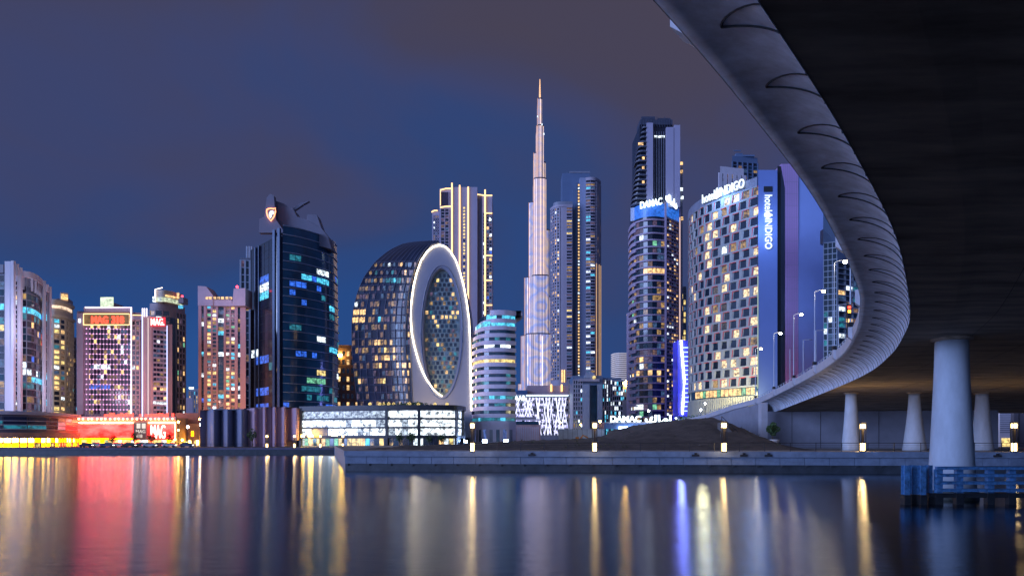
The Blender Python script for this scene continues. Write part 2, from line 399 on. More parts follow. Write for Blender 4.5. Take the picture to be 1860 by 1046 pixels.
q_ = random.Random(12); b = MB(); ROCK = mat('rubble_stone', (.13, .11, .10), .9, vary=.4, scale=1.5)
for _ in range(420):
    i = q_.randrange(len(vs)-NX-2); x, y, z = vs[i]
    if z < 2.9 or y > 140: continue
    x += q_.uniform(-.3, .3); y += q_.uniform(-1, 1); r = q_.uniform(.06, .22)*(1.6 if q_.random() < .08 else 1)
    pv = [(x+r*q_.uniform(.6, 1.3)*a, y+r*q_.uniform(.6, 1.3)*c, z+.02+r*q_.uniform(.5, 1)*d) for a, c, d in ((1, 0, 0), (0, 1, 0), (-1, 0, 0), (0, -1, 0), (0, 0, 1))]
    b.add(pv, [(0, 1, 4), (1, 2, 4), (2, 3, 4), (3, 0, 4)], ROCK)
props(b.build('rubble'), kind='stuff')
GRS = mat('dry_scrub', (.09, .10, .04), .9, vary=.4, scale=2); b = MB()
for _ in range(260):
    i = q_.randrange(len(vs)-NX-2); x, y, z = vs[i]
    if z < 2.9 or y > 138: continue
    for k_ in range(7):
        a = q_.uniform(0, 6.28); h_ = q_.uniform(.15, .5); b.add([(x+.05*math.cos(a), y, z-.05), (x-.05*math.cos(a), y+.05, z-.05), (x+math.cos(a)*h_*.6, y+math.sin(a)*h_*.6, z+h_)], [(0, 1, 2)], GRS)
props(b.build('grass'), kind='stuff')
# ================================================================== bridge
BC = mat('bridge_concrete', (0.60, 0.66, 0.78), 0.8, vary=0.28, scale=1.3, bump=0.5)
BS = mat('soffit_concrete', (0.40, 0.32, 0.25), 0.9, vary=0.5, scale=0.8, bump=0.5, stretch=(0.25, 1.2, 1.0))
BP = mat('parapet_concrete', (0.46, 0.46, 0.52), 0.7, vary=0.10, scale=0.5)
JOINT = mat('groove_shadow_gap', (0.03, 0.03, 0.034), 0.9)
key = [(-62, -66, 7), (-30, -30, 7), (-4.4, 0.6, 7), (3.89, 11.3, 7), (8.6, 17.7, 7), (14.3, 26.2, 7), (22, 39.3, 7), (26.2, 47.6, 7), (31, 58.3, 7), (37.3, 75, 7), (44, 99.8, 6.8), (49.4, 131.5, 5.6), (50.2, 140, 5.3)]
EDGE = crv(key, 10)
E2 = [(x, y) for x, y, h in EDGE]; EN = normals(E2)        # (dy,-dx): points to the right of travel
EN = [(-a, -c) for a, c in EN]                             # outward = left of travel
EH = [h+EYE for _, _, h in EDGE]
EP = Path2(E2)
def eh(d):
    for i in range(len(E2)-1):
        if d <= EP.c[i+1]:
            t = (d-EP.c[i])/(EP.c[i+1]-EP.c[i]); return EH[i]+(EH[i+1]-EH[i])*t
    return EH[-1]
def on(d, u, off=0.0):        # point on the cove, u 0 soffit edge .. 1 nose
    p, n = EP.at(d); n = (-n[0], -n[1]); a = u*math.pi/2
    o = 2.6*(1-math.cos(a)); r = 1.8*math.sin(a)
    nn = (math.cos(a), -math.sin(a))       # outward/down normal of the cove surface
    nl = math.hypot(1.8*math.cos(a), 2.6*math.sin(a)); nn = (1.8*math.cos(a)/nl, -2.6*math.sin(a)/nl)
    return (p[0]+n[0]*(o+nn[0]*off), p[1]+n[1]*(o+nn[0]*off), eh(d)+r+nn[1]*off)
T = thing('bridge', (49, 131, 2.6), 'curving concrete road bridge sweeping overhead from the top to the far ramp', 'bridge')
BR = T
b = MB(); K = len(E2); M_ = 14; rows = []
for i in range(K):
    x, y = E2[i]; n = EN[i]; row = []
    for j in range(M_+1):
        a = j/M_*math.pi/2; o = 2.6*(1-math.cos(a)); r = 1.8*math.sin(a); row.append((x+n[0]*o, y+n[1]*o, EH[i]+r))
    row.append((x+n[0]*2.6, y+n[1]*2.6, EH[i]+1.92)); row.append((x+n[0]*1.9, y+n[1]*1.9, EH[i]+1.92)); row.append((x, y, EH[i]+1.9)); rows.append(row)
w_ = len(rows[0])
b.add([v for r in rows for v in r], [(i*w_+j, i*w_+j+1, (i+1)*w_+j+1, (i+1)*w_+j) for i in range(K-1) for j in range(w_-1)], BC)
b.build('fascia', T, smooth=False)
for f in T.children[-1].data.polygons: f.use_smooth = (f.index % (w_-1)) < M_
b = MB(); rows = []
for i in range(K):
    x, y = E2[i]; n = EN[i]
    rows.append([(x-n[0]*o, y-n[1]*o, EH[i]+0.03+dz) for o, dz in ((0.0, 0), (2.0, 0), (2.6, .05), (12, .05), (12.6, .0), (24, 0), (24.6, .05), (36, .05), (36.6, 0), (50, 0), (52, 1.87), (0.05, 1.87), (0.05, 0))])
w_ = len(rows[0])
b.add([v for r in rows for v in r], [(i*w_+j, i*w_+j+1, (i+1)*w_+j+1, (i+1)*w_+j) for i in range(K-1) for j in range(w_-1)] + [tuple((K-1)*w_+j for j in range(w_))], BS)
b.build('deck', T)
b = MB()
oE = [(x+n[0]*2.6, y+n[1]*2.6, h) for (x, y), n, h in zip(E2, EN, EH)]
oR = [(49.4-.2, 150, 9.0-2.0+EYE-2.3), (49.9-2.4, 175, 0), (47.5-2.5, 200, 0), (40, 225, 0)]
# parapet: outer face flush with nose, 0.9 m tall, follows bridge and then the ramp
par = [(x, y, h+1.93) for x, y, h in oE] + [(46.9, 150, 4+6.75), (47.4, 175, 4+5.45), (45, 200, 4+4.3), (38, 228, 4+3.7)]
pn = normals([(x, y) for x, y, z in par]); rows = []
for (x, y, z), n in zip(par, pn):
    n = (-n[0], -n[1]); rows.append([(x+n[0]*0.03, y+n[1]*.03, z-.12), (x+n[0]*.03, y+n[1]*.03, z+.9), (x-n[0]*.4, y-n[1]*.4, z+.9), (x-n[0]*.4, y-n[1]*.4, z-.12)])
k = len(rows)
b.add([v for r in rows for v in r], [(i*4+j, i*4+(j+1) % 4, (i+1)*4+(j+1) % 4, (i+1)*4+j) for i in range(k-1) for j in range(4)] + [(0, 1, 2, 3), ((k-1)*4+3, (k-1)*4+2, (k-1)*4+1, (k-1)*4)], BP)
b.build('parapet', T)
PARP = Path2([(x, y) for x, y, z in par])
def parz(d):
    for i in range(len(par)-1):
        if d <= PARP.c[i+1]:
            t = (d-PARP.c[i])/(PARP.c[i+1]-PARP.c[i]); return par[i][2]+(par[i+1][2]-par[i][2])*t
    return par[-1][2]
def par_at_Y(Y):
    for i in range(len(par)-1):
        if par[i][1] <= Y <= par[i+1][1]:
            t = (Y-par[i][1])/(par[i+1][1]-par[i][1]); return PARP.c[i]+t*(PARP.c[i+1]-PARP.c[i])
    return PARP.L
# hand rail on the parapet
d = par_at_Y(34); cnt = 0; rest = MB(); rl = []
while d < PARP.L-0.5:
    p, n = PARP.at(d); n = (-n[0], -n[1]); p = (p[0]-n[0]*.18, p[1]-n[1]*.18); z = parz(d)+.9; rl.append((p[0], p[1], z+.42))
    pb = MB(); pb.obox(p, n, 0.10, -.05, .05, z, z+.42, PALEM)
    if cnt < 90: pb.build('rail_post', T)
    cnt += 1; d += 2.1
b = MB(); b.tube(rl, .035, PALEM, 6); b.build('handrail', T)
# grooves laid on the cove as tubes with their shade in the colour, a pair of curved lines meeting in a point
gd = 0; d = 0
for i in range(K-1):
    if E2[i][1] <= 13.9 <= E2[i+1][1]: gd = EP.c[i] + (EP.c[i+1]-EP.c[i])*(13.9-E2[i][1])/(E2[i+1][1]-E2[i][1])
start = gd - 3.2*3; gi = 0
while start + gi*3.2 < EP.L - 12:
    d0 = start + gi*3.2; b = MB()
    lo = [on(d0 - 0.35*math.sin(t*math.pi/2)*t, 0.80*(1-t)**0.85, 0.012) for t in [j/12 for j in range(13)]]
    up = [on(d0 - 2.1*t**1.25, 0.80 - 0.80*t**1.9, 0.008) for t in [j/12 for j in range(13)]]
    rg = 0.034
    b.tube(lo, rg*1.0, JOINT, 5, r2=rg*.6); b.tube(up, rg*1.0, JOINT, 5, r2=rg*.35)
    b.build('groove', T); gi += 1
# formwork joints across the cove
# piers
def pier(x, y, zb, zt, rb, rt):
    b = MB(); pr = []
    for i in range(17):
        t = i/16; r = rt + (rb-rt)*((1-t)**1.35); pr.append((r, zb+(zt-zb)*t))
    b.lathe((x, y), pr, PIERM, 48); o = b.build('pier', BR, smooth=True)
    c = MB(); c.lathe((x, y), [(rt+.12, zt-.02), (rt+.26, zt+.08), (rt+.26, zt+.22)], BS, 40); c.build('bearing', o)
    return o
PIERM = mat('pier_concrete', (0.42, 0.48, 0.56), 0.75, vary=0.12, scale=1.4, bump=0.4, stretch=(1, 1, .35))
b = MB()
for o in (4.2, 8.4, 16.5, 20.4, 29, 40, 45):
    b.tube([(x-n[0]*o, y-n[1]*o, h+.03+(0.05 if 2.6 <= o < 12.2 or 24.6 <= o < 36.3 else 0)) for (x, y), n, h in zip(E2, EN, EH)], .012, JOINT, 4)
b.build('formwork_joint', T)
px_, py_ = 30.3, 49.0
b = pier(px_, py_, -2.5, 10.85, 1.68, 1.02); c = MB(); c.lathe((px_, py_), [(1.66, -2.4), (1.63, .1), (1.60, .55), (1.585, .62)], mat('tide_mark', (.05, .06, .05), .6, vary=.5, scale=2.5), 48); c.build('tide_mark', b, smooth=True)
b['label'] = 'tall tapered pier standing in the water behind the blue fender'
pier(X_(1546, 100), 100, 2.6, 10.55, 1.30, 0.72)['label'] = 'tapered pier beside the first lamp under the bridge'
pier(X_(1661, 100), 100, 2.6, 10.55, 1.55, 0.72)['label'] = 'tapered pier on the promenade between two others'
pier(X_(1784, 100), 100, 2.6, 10.55, 1.45, 0.80)['label'] = 'tapered pier lit yellow beyond the big pier in the water'
# lamp plinths jutting from the parapet, lamps above them
LAMPW = emis('street_lamp_light', (1.0, 0.80, 0.48), 60.0, sample=True)
PLY = [15.7, 33.4, 47, 62.5, 78, 93, 108, 123, 138.5]
for Y in PLY:
    d = par_at_Y(Y); p, n = PARP.at(d); n = (-n[0], -n[1]); z = parz(d); dd = (-n[1], n[0])
    b = MB(); q = []
    for a in (-.36, .36):
        for o, zz in ((0.04, z-.1), (.34, z+.15), (.34, z+1.0), (-.42, z+1.0), (-.42, z+.91), (0.04, z+.91)):
            q.append((p[0]+dd[0]*a+n[0]*o, p[1]+dd[1]*a+n[1]*o, zz))
    b.add(q, [(5, 4, 3, 2, 1, 0), (6, 7, 8, 9, 10, 11)] + [(i, (i+1) % 6, (i+1) % 6+6, i+6) for i in range(6)], BP)
    b.build('lamp_plinth', BR)
lampdesc = { 47: None, 62.5: 'with its head hidden by the curve of the bridge', 78: 'the one closest to the bridge curve', 93: 'second one out from the bridge curve', 108: 'third one, just clear of the hotel wall', 123: 'before the blue end wall of the hotel', 138.5: 'at the corner of the red-edged hotel windows'}
def bridge_lamp(Y, desc):
    d = par_at_Y(Y); p, n = PARP.at(d); n = (-n[0], -n[1]); z = parz(d)+1.0
    x, y = p[0]+n[0]*.15, p[1]+n[1]*.15; top = Z_(0, 0)
    T = thing('street_lamp', (x, y, z), 'tall lit grey bridge lamp, ' + desc, 'street lamp', 'lamps along the bridge parapet')
    b = MB(); b.tube([(x, y, z), (x, y, z+9.6)], .08, PALEM, 8, r2=.045); b.box(x-.2, x+.2, y-.2, y+.2, z, z+.45, DARKM); b.build('pole', T)
    ax = -n[0]; ay = -n[1]
    b = MB(); b.tube([(x, y, z+9.55), (x+ax*.4, y+ay*.4, z+9.75), (x+ax*.95, y+ay*.95, z+9.8)], .04, PALEM, 6); b.build('arm', T)
    b = MB(); hx, hy = x+ax*1.1, y+ay*1.1
    b.box(hx-.32, hx+.32, hy-.16, hy+.16, z+9.72, z+9.84, DARKM); h = b.build('lamp_head', T)
    b = MB(); b.lathe((hx, hy), [(.05, z+9.42), (.18, z+9.47), (.23, z+9.6), (.18, z+9.715)], LAMPW, 12); b.build('lamp_glass', h)
    pointlight(T, (hx, hy, z+9.3), (1, .82, .58), 160, .25)
for Y in PLY[3:]: bridge_lamp(Y, lampdesc[Y])
for i, (px, Y, s) in enumerate([(1523, 90, 1), (1503, 99, 0), (1482, 108, 1), (1459, 115, 1), (1435, 121, 0)]):
    x, y = P(px, Y); z = 12.3 - (Y-90)*.03; zt = 4 + (800-[553, 577, 600, 617, 634][i])/F*Y
    T = thing('mast', (x, y, z), ['unlit thin pale mast with a short arm, nearest the curve of the bridge', 'unlit thin pale mast without arm, between two masts with arms', 'unlit thin pale mast with an arm, just past the plain one',
              'unlit thin pale mast with an arm, left of the second bright lamp pole', 'unlit thin plain pale mast farthest along the bridge'][i], 'mast', 'unlit masts on the bridge')
    b = MB(); b.tube([(x, y, z), (x, y, zt)], .06, PALEM, 6); b.build('pole', T)
    if s: b = MB(); b.tube([(x, y, zt-.05), (x+1.2, y-.2, zt+.05)], .04, PALEM, 6); b.box(x+.9, x+1.4, y-.3, y-.1, zt-.04, zt+.02, DARKM); b.build('arm', T)
# traffic light near the curve
x, y = P(1539, 60); z = 12.7
T = thing('traffic_light', (x, y, z), 'small traffic signal glowing red over amber above the bridge parapet', 'traffic light')
zt = Z_(567, 60)
b = MB(); b.tube([(x, y, z), (x, y, zt+.8)], .05, DARKM, 6); b.build('pole', T)
b = MB(); b.box(x-.17, x+.17, y-.35, y-.07, zt-.55, zt+.6, DARKM); hd = b.build('signal_head', T)
for zz, m in ((zt+.35, emis('signal_red', (1, .05, .02), 6)), (zt, emis('signal_amber', (1, .45, .03), 6)), (zt-.33, DARKM)):
    b = MB(); b.box(x-.11, x+.11, y-.39, y-.352, zz-.11, zz+.11, m); b.build('lens', hd)

# abutment and retaining wall
RW = mat('retaining_wall_concrete', (0.24, 0.25, 0.31), 0.85, vary=0.16, scale=0.25, bump=0.3)
T = thing('retaining_wall', (47, 133, 2.6), 'plain blue-grey retaining wall and abutment below the far end of the bridge', 'retaining wall')
b = MB(); a0 = (47.2, 133.4); a1 = (87.0, 127.2)
b.prism([a0, a1, (a1[0]+.2, a1[1]+1.2), (a0[0]+.2, a0[1]+1.2)], 2.4, 9.45, RW)
b.build('abutment', T)
b = MB()
pts = [(x-.0, y) for x, y, z in par[-5:]]; zs = [z for x, y, z in par[-5:]]
pts[0] = (47.2, 134.5); zs[0] = par[-6][2]
n_ = normals(pts); vs = []
for (x, y), z, n in zip(pts, zs, n_):
    for o in (0.25, 1.0): vs += [(x+n[0]*o, y+n[1]*o, 2.3), (x+n[0]*o, y+n[1]*o, z-.13)]
fs = []
for i in range(len(pts)-1):
    a = i*4; c = a+4; fs += [(a, c, c+1, a+1), (a+2, a+3, c+3, c+2), (a+1, c+1, c+3, a+3)]
fs += [(0, 1, 3, 2), (len(vs)-4, len(vs)-2, len(vs)-1, len(vs)-3)]
b.add(vs, fs, RW); b.build('ramp_wall', T)
b = MB(); x, y = P(1387, 129.6); b.box(x-.55, x+.55, y-.5, y+1.2, 2.4, 10.9, mat('pilaster_concrete', (0.42, 0.42, 0.48), .75, vary=.1)); b.build('pilaster', T)
b = MB()
for s in (5, 10, 15, 20, 25, 30, 35):
    t = s/39.8; xx = a0[0]+(a1[0]-a0[0])*t; yy = a0[1]+(a1[1]-a0[1])*t-.03; b.box(xx-.03, xx+.03, yy-.02, yy+.05, 2.6, 9.4, DARKM)
b.build('joint', T)
# stair at the foot of the mound
T = thing('stair', (38, 118, 2.6), 'dark stair with a handrail climbing the right flank of the earth mound', 'stair')
b = MB(); x0, x1 = X_(1358, 118), X_(1308, 118); ns = 22
for i in range(ns):
    xa = x0+(x1-x0)*i/ns; xb = x0+(x1-x0)*(i+1)/ns; b.box(min(xa, xb), max(xa, xb), 117, 119.5, 2.5, 2.6+0.2*(i+1), mat('stair_concrete', (0.14, 0.13, 0.13), .8))
b.build('steps', T)
b = MB(); b.tube([(x0, 117.1, 3.6), (x1, 117.1, 3.6+4.4)], .05, DARKM, 6)
for i in range(8): xx = x0+(x1-x0)*i/7; b.box(xx-.04, xx+.04, 117.06, 117.14, 2.6+4.4*i/7, 3.6+4.4*i/7, DARKM)
b.build('handrail', T)

# fender of blue steel in front of the pier
FB = mat('blue_paint', (0.05, 0.16, 0.34), 0.55, vary=0.55, scale=3.5, bump=0.5)
FD = mat('tarred_pile', (0.012, 0.014, 0.018), 0.5, vary=0.4, scale=3)
T = thing('pier_fender', (X_(1700, 45), 45, 0), 'blue steel fender of four horizontal rails on piles in the water before the big pier', 'fender')
xa = X_(1699, 44.5)
for i, z in enumerate((2.28, 1.83, 1.36, 0.90)):
    b = MB(); b.box(xa, xa+16, 44.3, 44.55, z-.085, z+.085, FB); b.box(xa, xa+16, 44.2, 44.62, z+.087, z+.11, FB); b.build('rail', T)
for px in (1703, 1740, 1796, 1835, 1880, 1930):
    x = X_(px, 44.8); b = MB(); b.box(x-.2, x+.2, 44.57, 44.9, .72, 2.2, FB); o = b.build('post', T)
    c = MB(); c.box(x-.23, x+.23, 44.56, 44.95, -2.5, .70, FD); c.build('pile', o)
b = MB(); b.box(xa-.3, xa+16, 44.63, 45.1, .42, .7, FD); b.build('waler', T)
for i, px in enumerate((1645, 1658.5, 1674, 1687)):
    x, y = P(px, 44.6+(i % 2)*.5)
    T = thing('mooring_pile', (x, y, 0), ['outermost blue steel pile with dark foot, left of the fender', 'second blue steel pile counted from the open water, purple on its side', 'third blue steel pile counted from the open water, before the big pier', 'blue steel pile closest to the fender rails'][i], 'pile', 'blue piles beside the pier')
    b = MB(); w = .17 if i != 3 else .13
    b.box(x-w, x+w, y-.22, y-.17, .62, 2.45, FB); b.box(x-w, x+w, y+.17, y+.22, .62, 2.45, FB); b.box(x-.04, x+.04, y-.168, y+.168, .62, 2.45, FB); b.build('shaft', T)
    b = MB(); b.box(x-w-.03, x+w+.03, y-.25, y+.25, -2.5, .6, FD); b.build('foot', T)

# promenade lamps
LBX = emis('lamp_box_light', (1.0, 0.64, 0.24), 13.0, sample=True)
def prom_lamp(px, Y, z, label, grp, e=60, warm=(1, .66, .28)):
    x, y = P(px, Y)
    T = thing('promenade_lamp', (x, y, z), label, 'lamp', grp)
    b = MB(); b.box(x-.30, x+.30, y-.30, y+.30, z, z+.12, DARKM)
    for sx in (-.27, .27):
        for sy in (-.27, .27): b.box(x+sx-.035, x+sx+.035, y+sy-.035, y+sy+.035, z+.12, z+3.62, DARKM)
    b.box(x-.22, x+.22, y-.22, y+.22, z+1.15, z+1.3, DARKM); b.box(x-.14, x+.14, y-.14, y+.14, z+1.3, z+2.85, mat('bronze_post', (.06, .05, .045), .5)); b.box(x-.31, x+.31, y-.31, y+.31, z+3.62, z+3.72, DARKM)
    b.build('frame', T)
    b = MB(); b.box(x-.2, x+.2, y-.2, y+.2, z+.13, z+1.1, LBX); b.build('base_light', T)
    b = MB(); b.box(x-.22, x+.22, y-.22, y+.22, z+2.98, z+3.5, LBX); b.build('top_light', T)
    pointlight(T, (x, y-.6, z+3.3), warm, e, .3); pointlight(T, (x+.1, y+.8, z+.7), warm, e, .3)
G1 = 'lit square lamp columns on the near promenade'
for px, Y, l in ((858, 88, 'lit square lamp column before the round white office building'), (1080, 87, 'lit square lamp column before the mound, near an orange street light'),
                 (1315, 86, 'lit square lamp column in front of the stair on the mound'), (1567, 91, 'lit square lamp column whose glow falls on the pier beside it'),
                 (1842, 88, 'lit square lamp column beyond the big pier, near the gap in the wall')):
    prom_lamp(px, Y, 2.6, l, G1, 70 if px != 1567 else 200)
prom_lamp(623, 200.6+2, 2.0, 'small lit lamp column where the far promenade meets the near quay', 'lit lamp columns on the far promenade', 150)
for px, l in ((485, 'small lit lamp column before the dark gap between pink curved panels'), (535, 'small lit lamp column between the pink panels and the parking block'), (582, 'small lit lamp column before the shop windows of the parking block')):
    prom_lamp(px, 203, 2.0, l, 'lit lamp columns on the far promenade', 150)

# trees: leaf clumps spread through the crown
LEAF = mat('leaves', (0.05, 0.10, 0.03), 0.7, vary=0.4, scale=2.0)
BARK = mat('bark', (0.10, 0.07, 0.05), 0.9)
def crown(b, c, r, rz, n, s, seed):
    q = random.Random(seed)
    for _ in range(n):
        while True:
            v = Vector((q.uniform(-1, 1), q.uniform(-1, 1), q.uniform(-1, 1)))
            if .25 < v.length < 1: break
        v *= 0.85+.25*math.sin(v.x*5+seed)*math.cos(v.z*4)
        p = Vector((c[0]+v.x*r, c[1]+v.y*r, c[2]+v.z*rz)); a = Vector((q.uniform(-1, 1), q.uniform(-1, 1), q.uniform(-1, 1))).normalized(); d = a.orthogonal().normalized(); w = a.cross(d)
        k = s*q.uniform(.6, 1.3); b.add([p-d*k, p+w*k*.5, p+d*k, p-w*k*.5], [(0, 1, 2, 3)], LEAF)
x, y = P(1403, 117)
T = thing('potted_tree', (x, y, 2.6), 'round clipped bush in a white pot before the retaining wall', 'potted tree')
b = MB(); b.lathe((x, y), [(.55, 2.6), (.62, 2.75), (1.15, 4.05), (1.2, 4.2), (1.08, 4.2), (1.0, 4.05)], mat('white_pot', (.75, .73, .75), .5), 24); b.build('pot', T, smooth=True)
b = MB(); b.tube([(x, y, 4.0), (x+.03, y, 5.0), (x, y, 5.6)], .09, BARK, 6); b.build('trunk', T)
b = MB(); crown(b, (x, y, 5.9), 1.15, 1.15, 1100, .17, 4); b.build('crown', T)
# end of the wall: pale building seen through the gap under the bridge
T = thing('pale_building', (X_(1829, 170), 170, 2), 'narrow pale building with horizontal lines seen through the gap beyond the piers', 'building')
b = MB(); x0, x1 = X_(1816, 170), X_(1841, 170); b.box(x0, x1, 170, 176, 2.0, 13.5, WHITE); b.build('wall', T)
b = MB()
for i in range(14): b.box(x0, x1, 169.88, 169.98, 5.9+i*.5, 6.1+i*.5, GREYM)
b.build('cladding_lines', T)
b = MB(); b.box(x0+.4, x1-.4, 169.9, 169.98, 2.2, 4.6, LY); b.build('shopfront', T)
T = thing('dark_wall', (X_(1860, 150), 150, 2.6), 'dark wall beyond the gap, behind the last lamp column', 'wall')
b = MB(); b.box(X_(1842, 150), X_(2100, 150), 150, 151, 2.5, 10.5, mat('dark_wall', (.12, .11, .14), .8)); b.build('panel', T)
b = MB()
for i in range(12): xx = X_(1850+i*20, 150); b.box(xx, xx+.12, 149.9, 149.98, 2.6, 10.4, DARKM)
b.build('joint', T)
# ================================================================== the city
def B(name, px, Y, label, cat='building', group=None): return thing(name, (X_(px, Y), Y, 2.0), label, cat, group)
def led(pts, r, m, T, name='light_strip'):
    b = MB(); b.tube(pts, r, m, 6); return b.build(name, T)
WHITELED = emis('white_light_strip', (0.95, 0.85, 1.0), 2.2)
BLUELED = emis('blue_white_strip', (0.55, 0.62, 1.0), 1.8)
GOLD = emis('gold_light_strip', (1.0, 0.62, 0.28), 2.2)
RING = emis('ring_light_strip', (1.0, 0.80, 0.50), 9)
SIGNW = emis('white_sign_light', (0.72, 0.90, 1.0), 3.5)
SIGNH = emis('hotel_sign_light', (0.80, 0.93, 1.0), 1.5)
SIGNR = emis('red_sign_light', (1.0, 0.06, 0.03), 3.2)
SIGNI = emis('ivory_sign_light', (1.0, 0.85, 0.75), 3.0)
REDL = emis('aviation_red', (1.0, 0.03, 0.05), 10)
def beacon(T, px, py, Y, r=.5):
    x, y = P(px, Y); z = Z_(py, Y); b = MB(); b.tube([(x, y, z-3), (x, y, z-r)], .15, DARKM, 5); b.lathe((x, y), [(r*.3, z-r), (r, z-r*.5), (r, z+r*.4), (r*.3, z+r)], REDL, 8); b.build('warning_light', T)

# --- curved shop block at the far left
T = B('shop_block', 70, 240, 'low curved shop block with thin white bands above glowing yellow restaurants')
pa = crv([P(-160, 222), P(-60, 224), P(40, 230), P(100, 242), P(141, 262)], 10)
b = MB(); core(b, pa, 40, 2.0, 13.5, BRONZE); b.build('wall', T)
b = MB(); zt = 13.5
b.strip(pa, -.3, 1.2, zt-1.1, zt, WHITE)
for z in (7.6, 9.0, 10.3): b.strip(pa, 0.05, .7, z, z+.22, WHITE)
b.build('band', T)
b = MB(); b.strip(pa, .06, .9, 5.0, 6.6, mat('salmon_fascia', (.6, .32, .24), .6)); b.build('fascia', T)
q = Path2(pa)
for i in range(10):
    d = q.L*(i+.5)/10
    for f in range(3): p, n = q.at(d); win(T, p, n, q.L/10-.3, 1.1, 7.85+1.35*f, GP if rnd.random() < .75 else LT)
n_ = 30
WARMS = emis('restaurant_light', (1.0, 0.33, 0.0), 42.0, .5, (.6, .6, .8), sample=True)
WARM2 = emis('restaurant_white', (1.0, .56, .08), 110.0, .6, (.5, .5, .8), sample=True)
REDS = emis('restaurant_red', (1, .10, .03), 14, .5)
for i in range(n_):
    p, n = q.at(q.L*(i+.5)/n_); r = rnd.random()
    win(T, p, n, q.L/n_-.5, 1.25, 3.5, WARM2 if r < .5 else WARMS); win(T, p, n, q.L/n_-.4, 1.0, 2.1, WARMS if r < .6 else (REDS if r < .85 else LY))
b = MB()
for i in range(n_+1): p, n = q.at(q.L*i/n_); b.obox(p, n, .4, 0, .5, 2.0, 5.0, BRONZE)
b.strip(pa, .0, 1.6, 4.78, 4.98, mat('awning', (.5, .2, .08), .7)); b.build('shop_front', T)
finish(T)

# --- tall tower at the far left with white fins
T = B('office_tower', 40, 275, 'tall dark glass tower with broad white fins at the left edge, red light on top', 'tower')
pa = crv([P(37.3, 267), P(50, 267.5), P(64, 273), P(76, 284)], 8)
zA = 68; b = MB(); core(b, [P(-60, 262), P(8, 262)], 30, 2, 66.5, GREYM); core(b, pa, 25, 2, 66, GREYM); core(b, [P(20, 263.1), P(37, 263.1)], 30, 2, 66, WHITE); core(b, [P(77, 283.1), P(90, 288)], 22, 2, 66, WHITE)
sb = MB()
facade(T, sb, pa, 13, 62, 19, 9, GREYM, slab=.5, so=.15, pier=.1, po=.12, fn=lambda f, i: ('c' if (f == 15 and i < 8) or (f == 5 and i > 1) else 'h' if f == 6 and i < 5 and rnd.random() < .6 else 'q' if f in (14, 4) and rnd.random() < .5 else ('r' if i == 8 and f in (11, 12) else None)), wts=(('n', 16), ('p', 3), ('t', 2), ('q', 1), ('h', .5), ('w', .4), ('b', .6)))
facade(T, sb, [P(-60, 262), P(8, 262)], 13, 65, 20, 6, GREYM, slab=.35, so=.12, pier=.1, po=.1, fn=lambda f, i: ('c' if f == 15 else 'y' if f == 12 and i > 2 else None), wts=(('n', 14), ('t', 3), ('q', 1.2), ('b', .8)))
facade(T, sb, [P(24.6, 263), P(31.3, 263)], 10, 63, 30, 1, WHITE, slab=.5, so=.1, pier=.1, po=.1, wts=(('n', 5), ('p', 3), ('h', .5), ('c', .4), ('w', .4)))
facade(T, sb, [P(80.2, 283), P(85.7, 283)], 10, 62, 20, 1, WHITE, slab=.2, so=.05, pier=.1, po=.1, wts=(('n', 9), ('t', 3), ('c', 1)))
b.build('wall', T); sb.build('mullion', T)
b = MB(); WF = mat('white_fin', (.66, .62, .70), .5, vary=.05, scale=.1)
for a, c, y_, zt in ((8.5, 19.5, 260, 69.5), (19.7, 24.6, 259, 69.5), (31.4, 37.2, 262, 67.8), (76.2, 80.2, 281, 67.2), (85.8, 90.5, 286, 66)):
    b.box(X_(a, y_), X_(c, y_), y_, y_+1.2, 2, zt, WF)
b.build('fin', T)
b = MB(); b.strip(pa, -2, 1.0, 65.2, 67.4, WHITE)
q = Path2(pa)
for i in range(7): p, n = q.at(q.L*(i+.5)/7); b.obox(p, n, .35, 0, .8, 60.5, 65.2, WHITE)
b.strip([P(24.7, 260.5), P(31.3, 260.5)], -1, 0, 64.5, 68.8, WF); b.strip([P(80.3, 282), P(85.7, 282)], -1, 0, 63, 66, WF)
b.strip([P(-60, 261.5), P(8, 261.5)], -2, .6, 65.6, 68.6, GREYM); b.build('roof_band', T)
beacon(T, 20, 486, 268, .7); flood(T, 12, 244, 22, (.8, .75, 1), 10920); flood(T, 40, 250, 45, (.7, .7, 1), 10920); flood(T, 92, 270, 24, (.85, .75, 1), 6720); finish(T)

# --- cream tower behind
T = B('residential_tower', 112, 380, 'cream stone tower with a small lit crown, standing behind the white-finned tower', 'tower')
pa = crv([P(86, 372), P(100, 372), P(115, 376), P(124, 381), P(133, 390)], 6)
b = MB(); core(b, pa, 30, 2, 78, CREAM); sb = b
q = Path2(pa); s_ = q.L
facade(T, b, pa, 14, 68, 20, 3, CREAM, d1=s_*.42, slab=.9, so=.2, pier=.9, po=.3, wts=(('n', 5), ('y', 2.6), ('w', 1.4), ('h', .6), ('c', .6), ('q', 1)))
facade(T, b, pa, 14, 68, 20, 5, CREAM, d0=s_*.45, slab=1.0, so=.2, pier=1.0, po=.4, fn=lambda f, i: 'n' if f > 14 else None, wts=(('n', 12), ('y', 1), ('w', .6), ('c', .5)))
b.strip(pa, -1, 1.1, 68.5, 70, CREAM); b.strip(pa, -1, .7, 76, 77.6, CREAM); b.build('wall', T)
b = MB(); b.strip(pa[:22], 0.05, .5, 73.3, 74.8, emis('crown_glow', (1, .72, .5), 1.2, .4)); b.strip([P(111, 376), P(123, 378)], 0, .4, 78.6, 81.5, LW); b.build('crown_light', T)
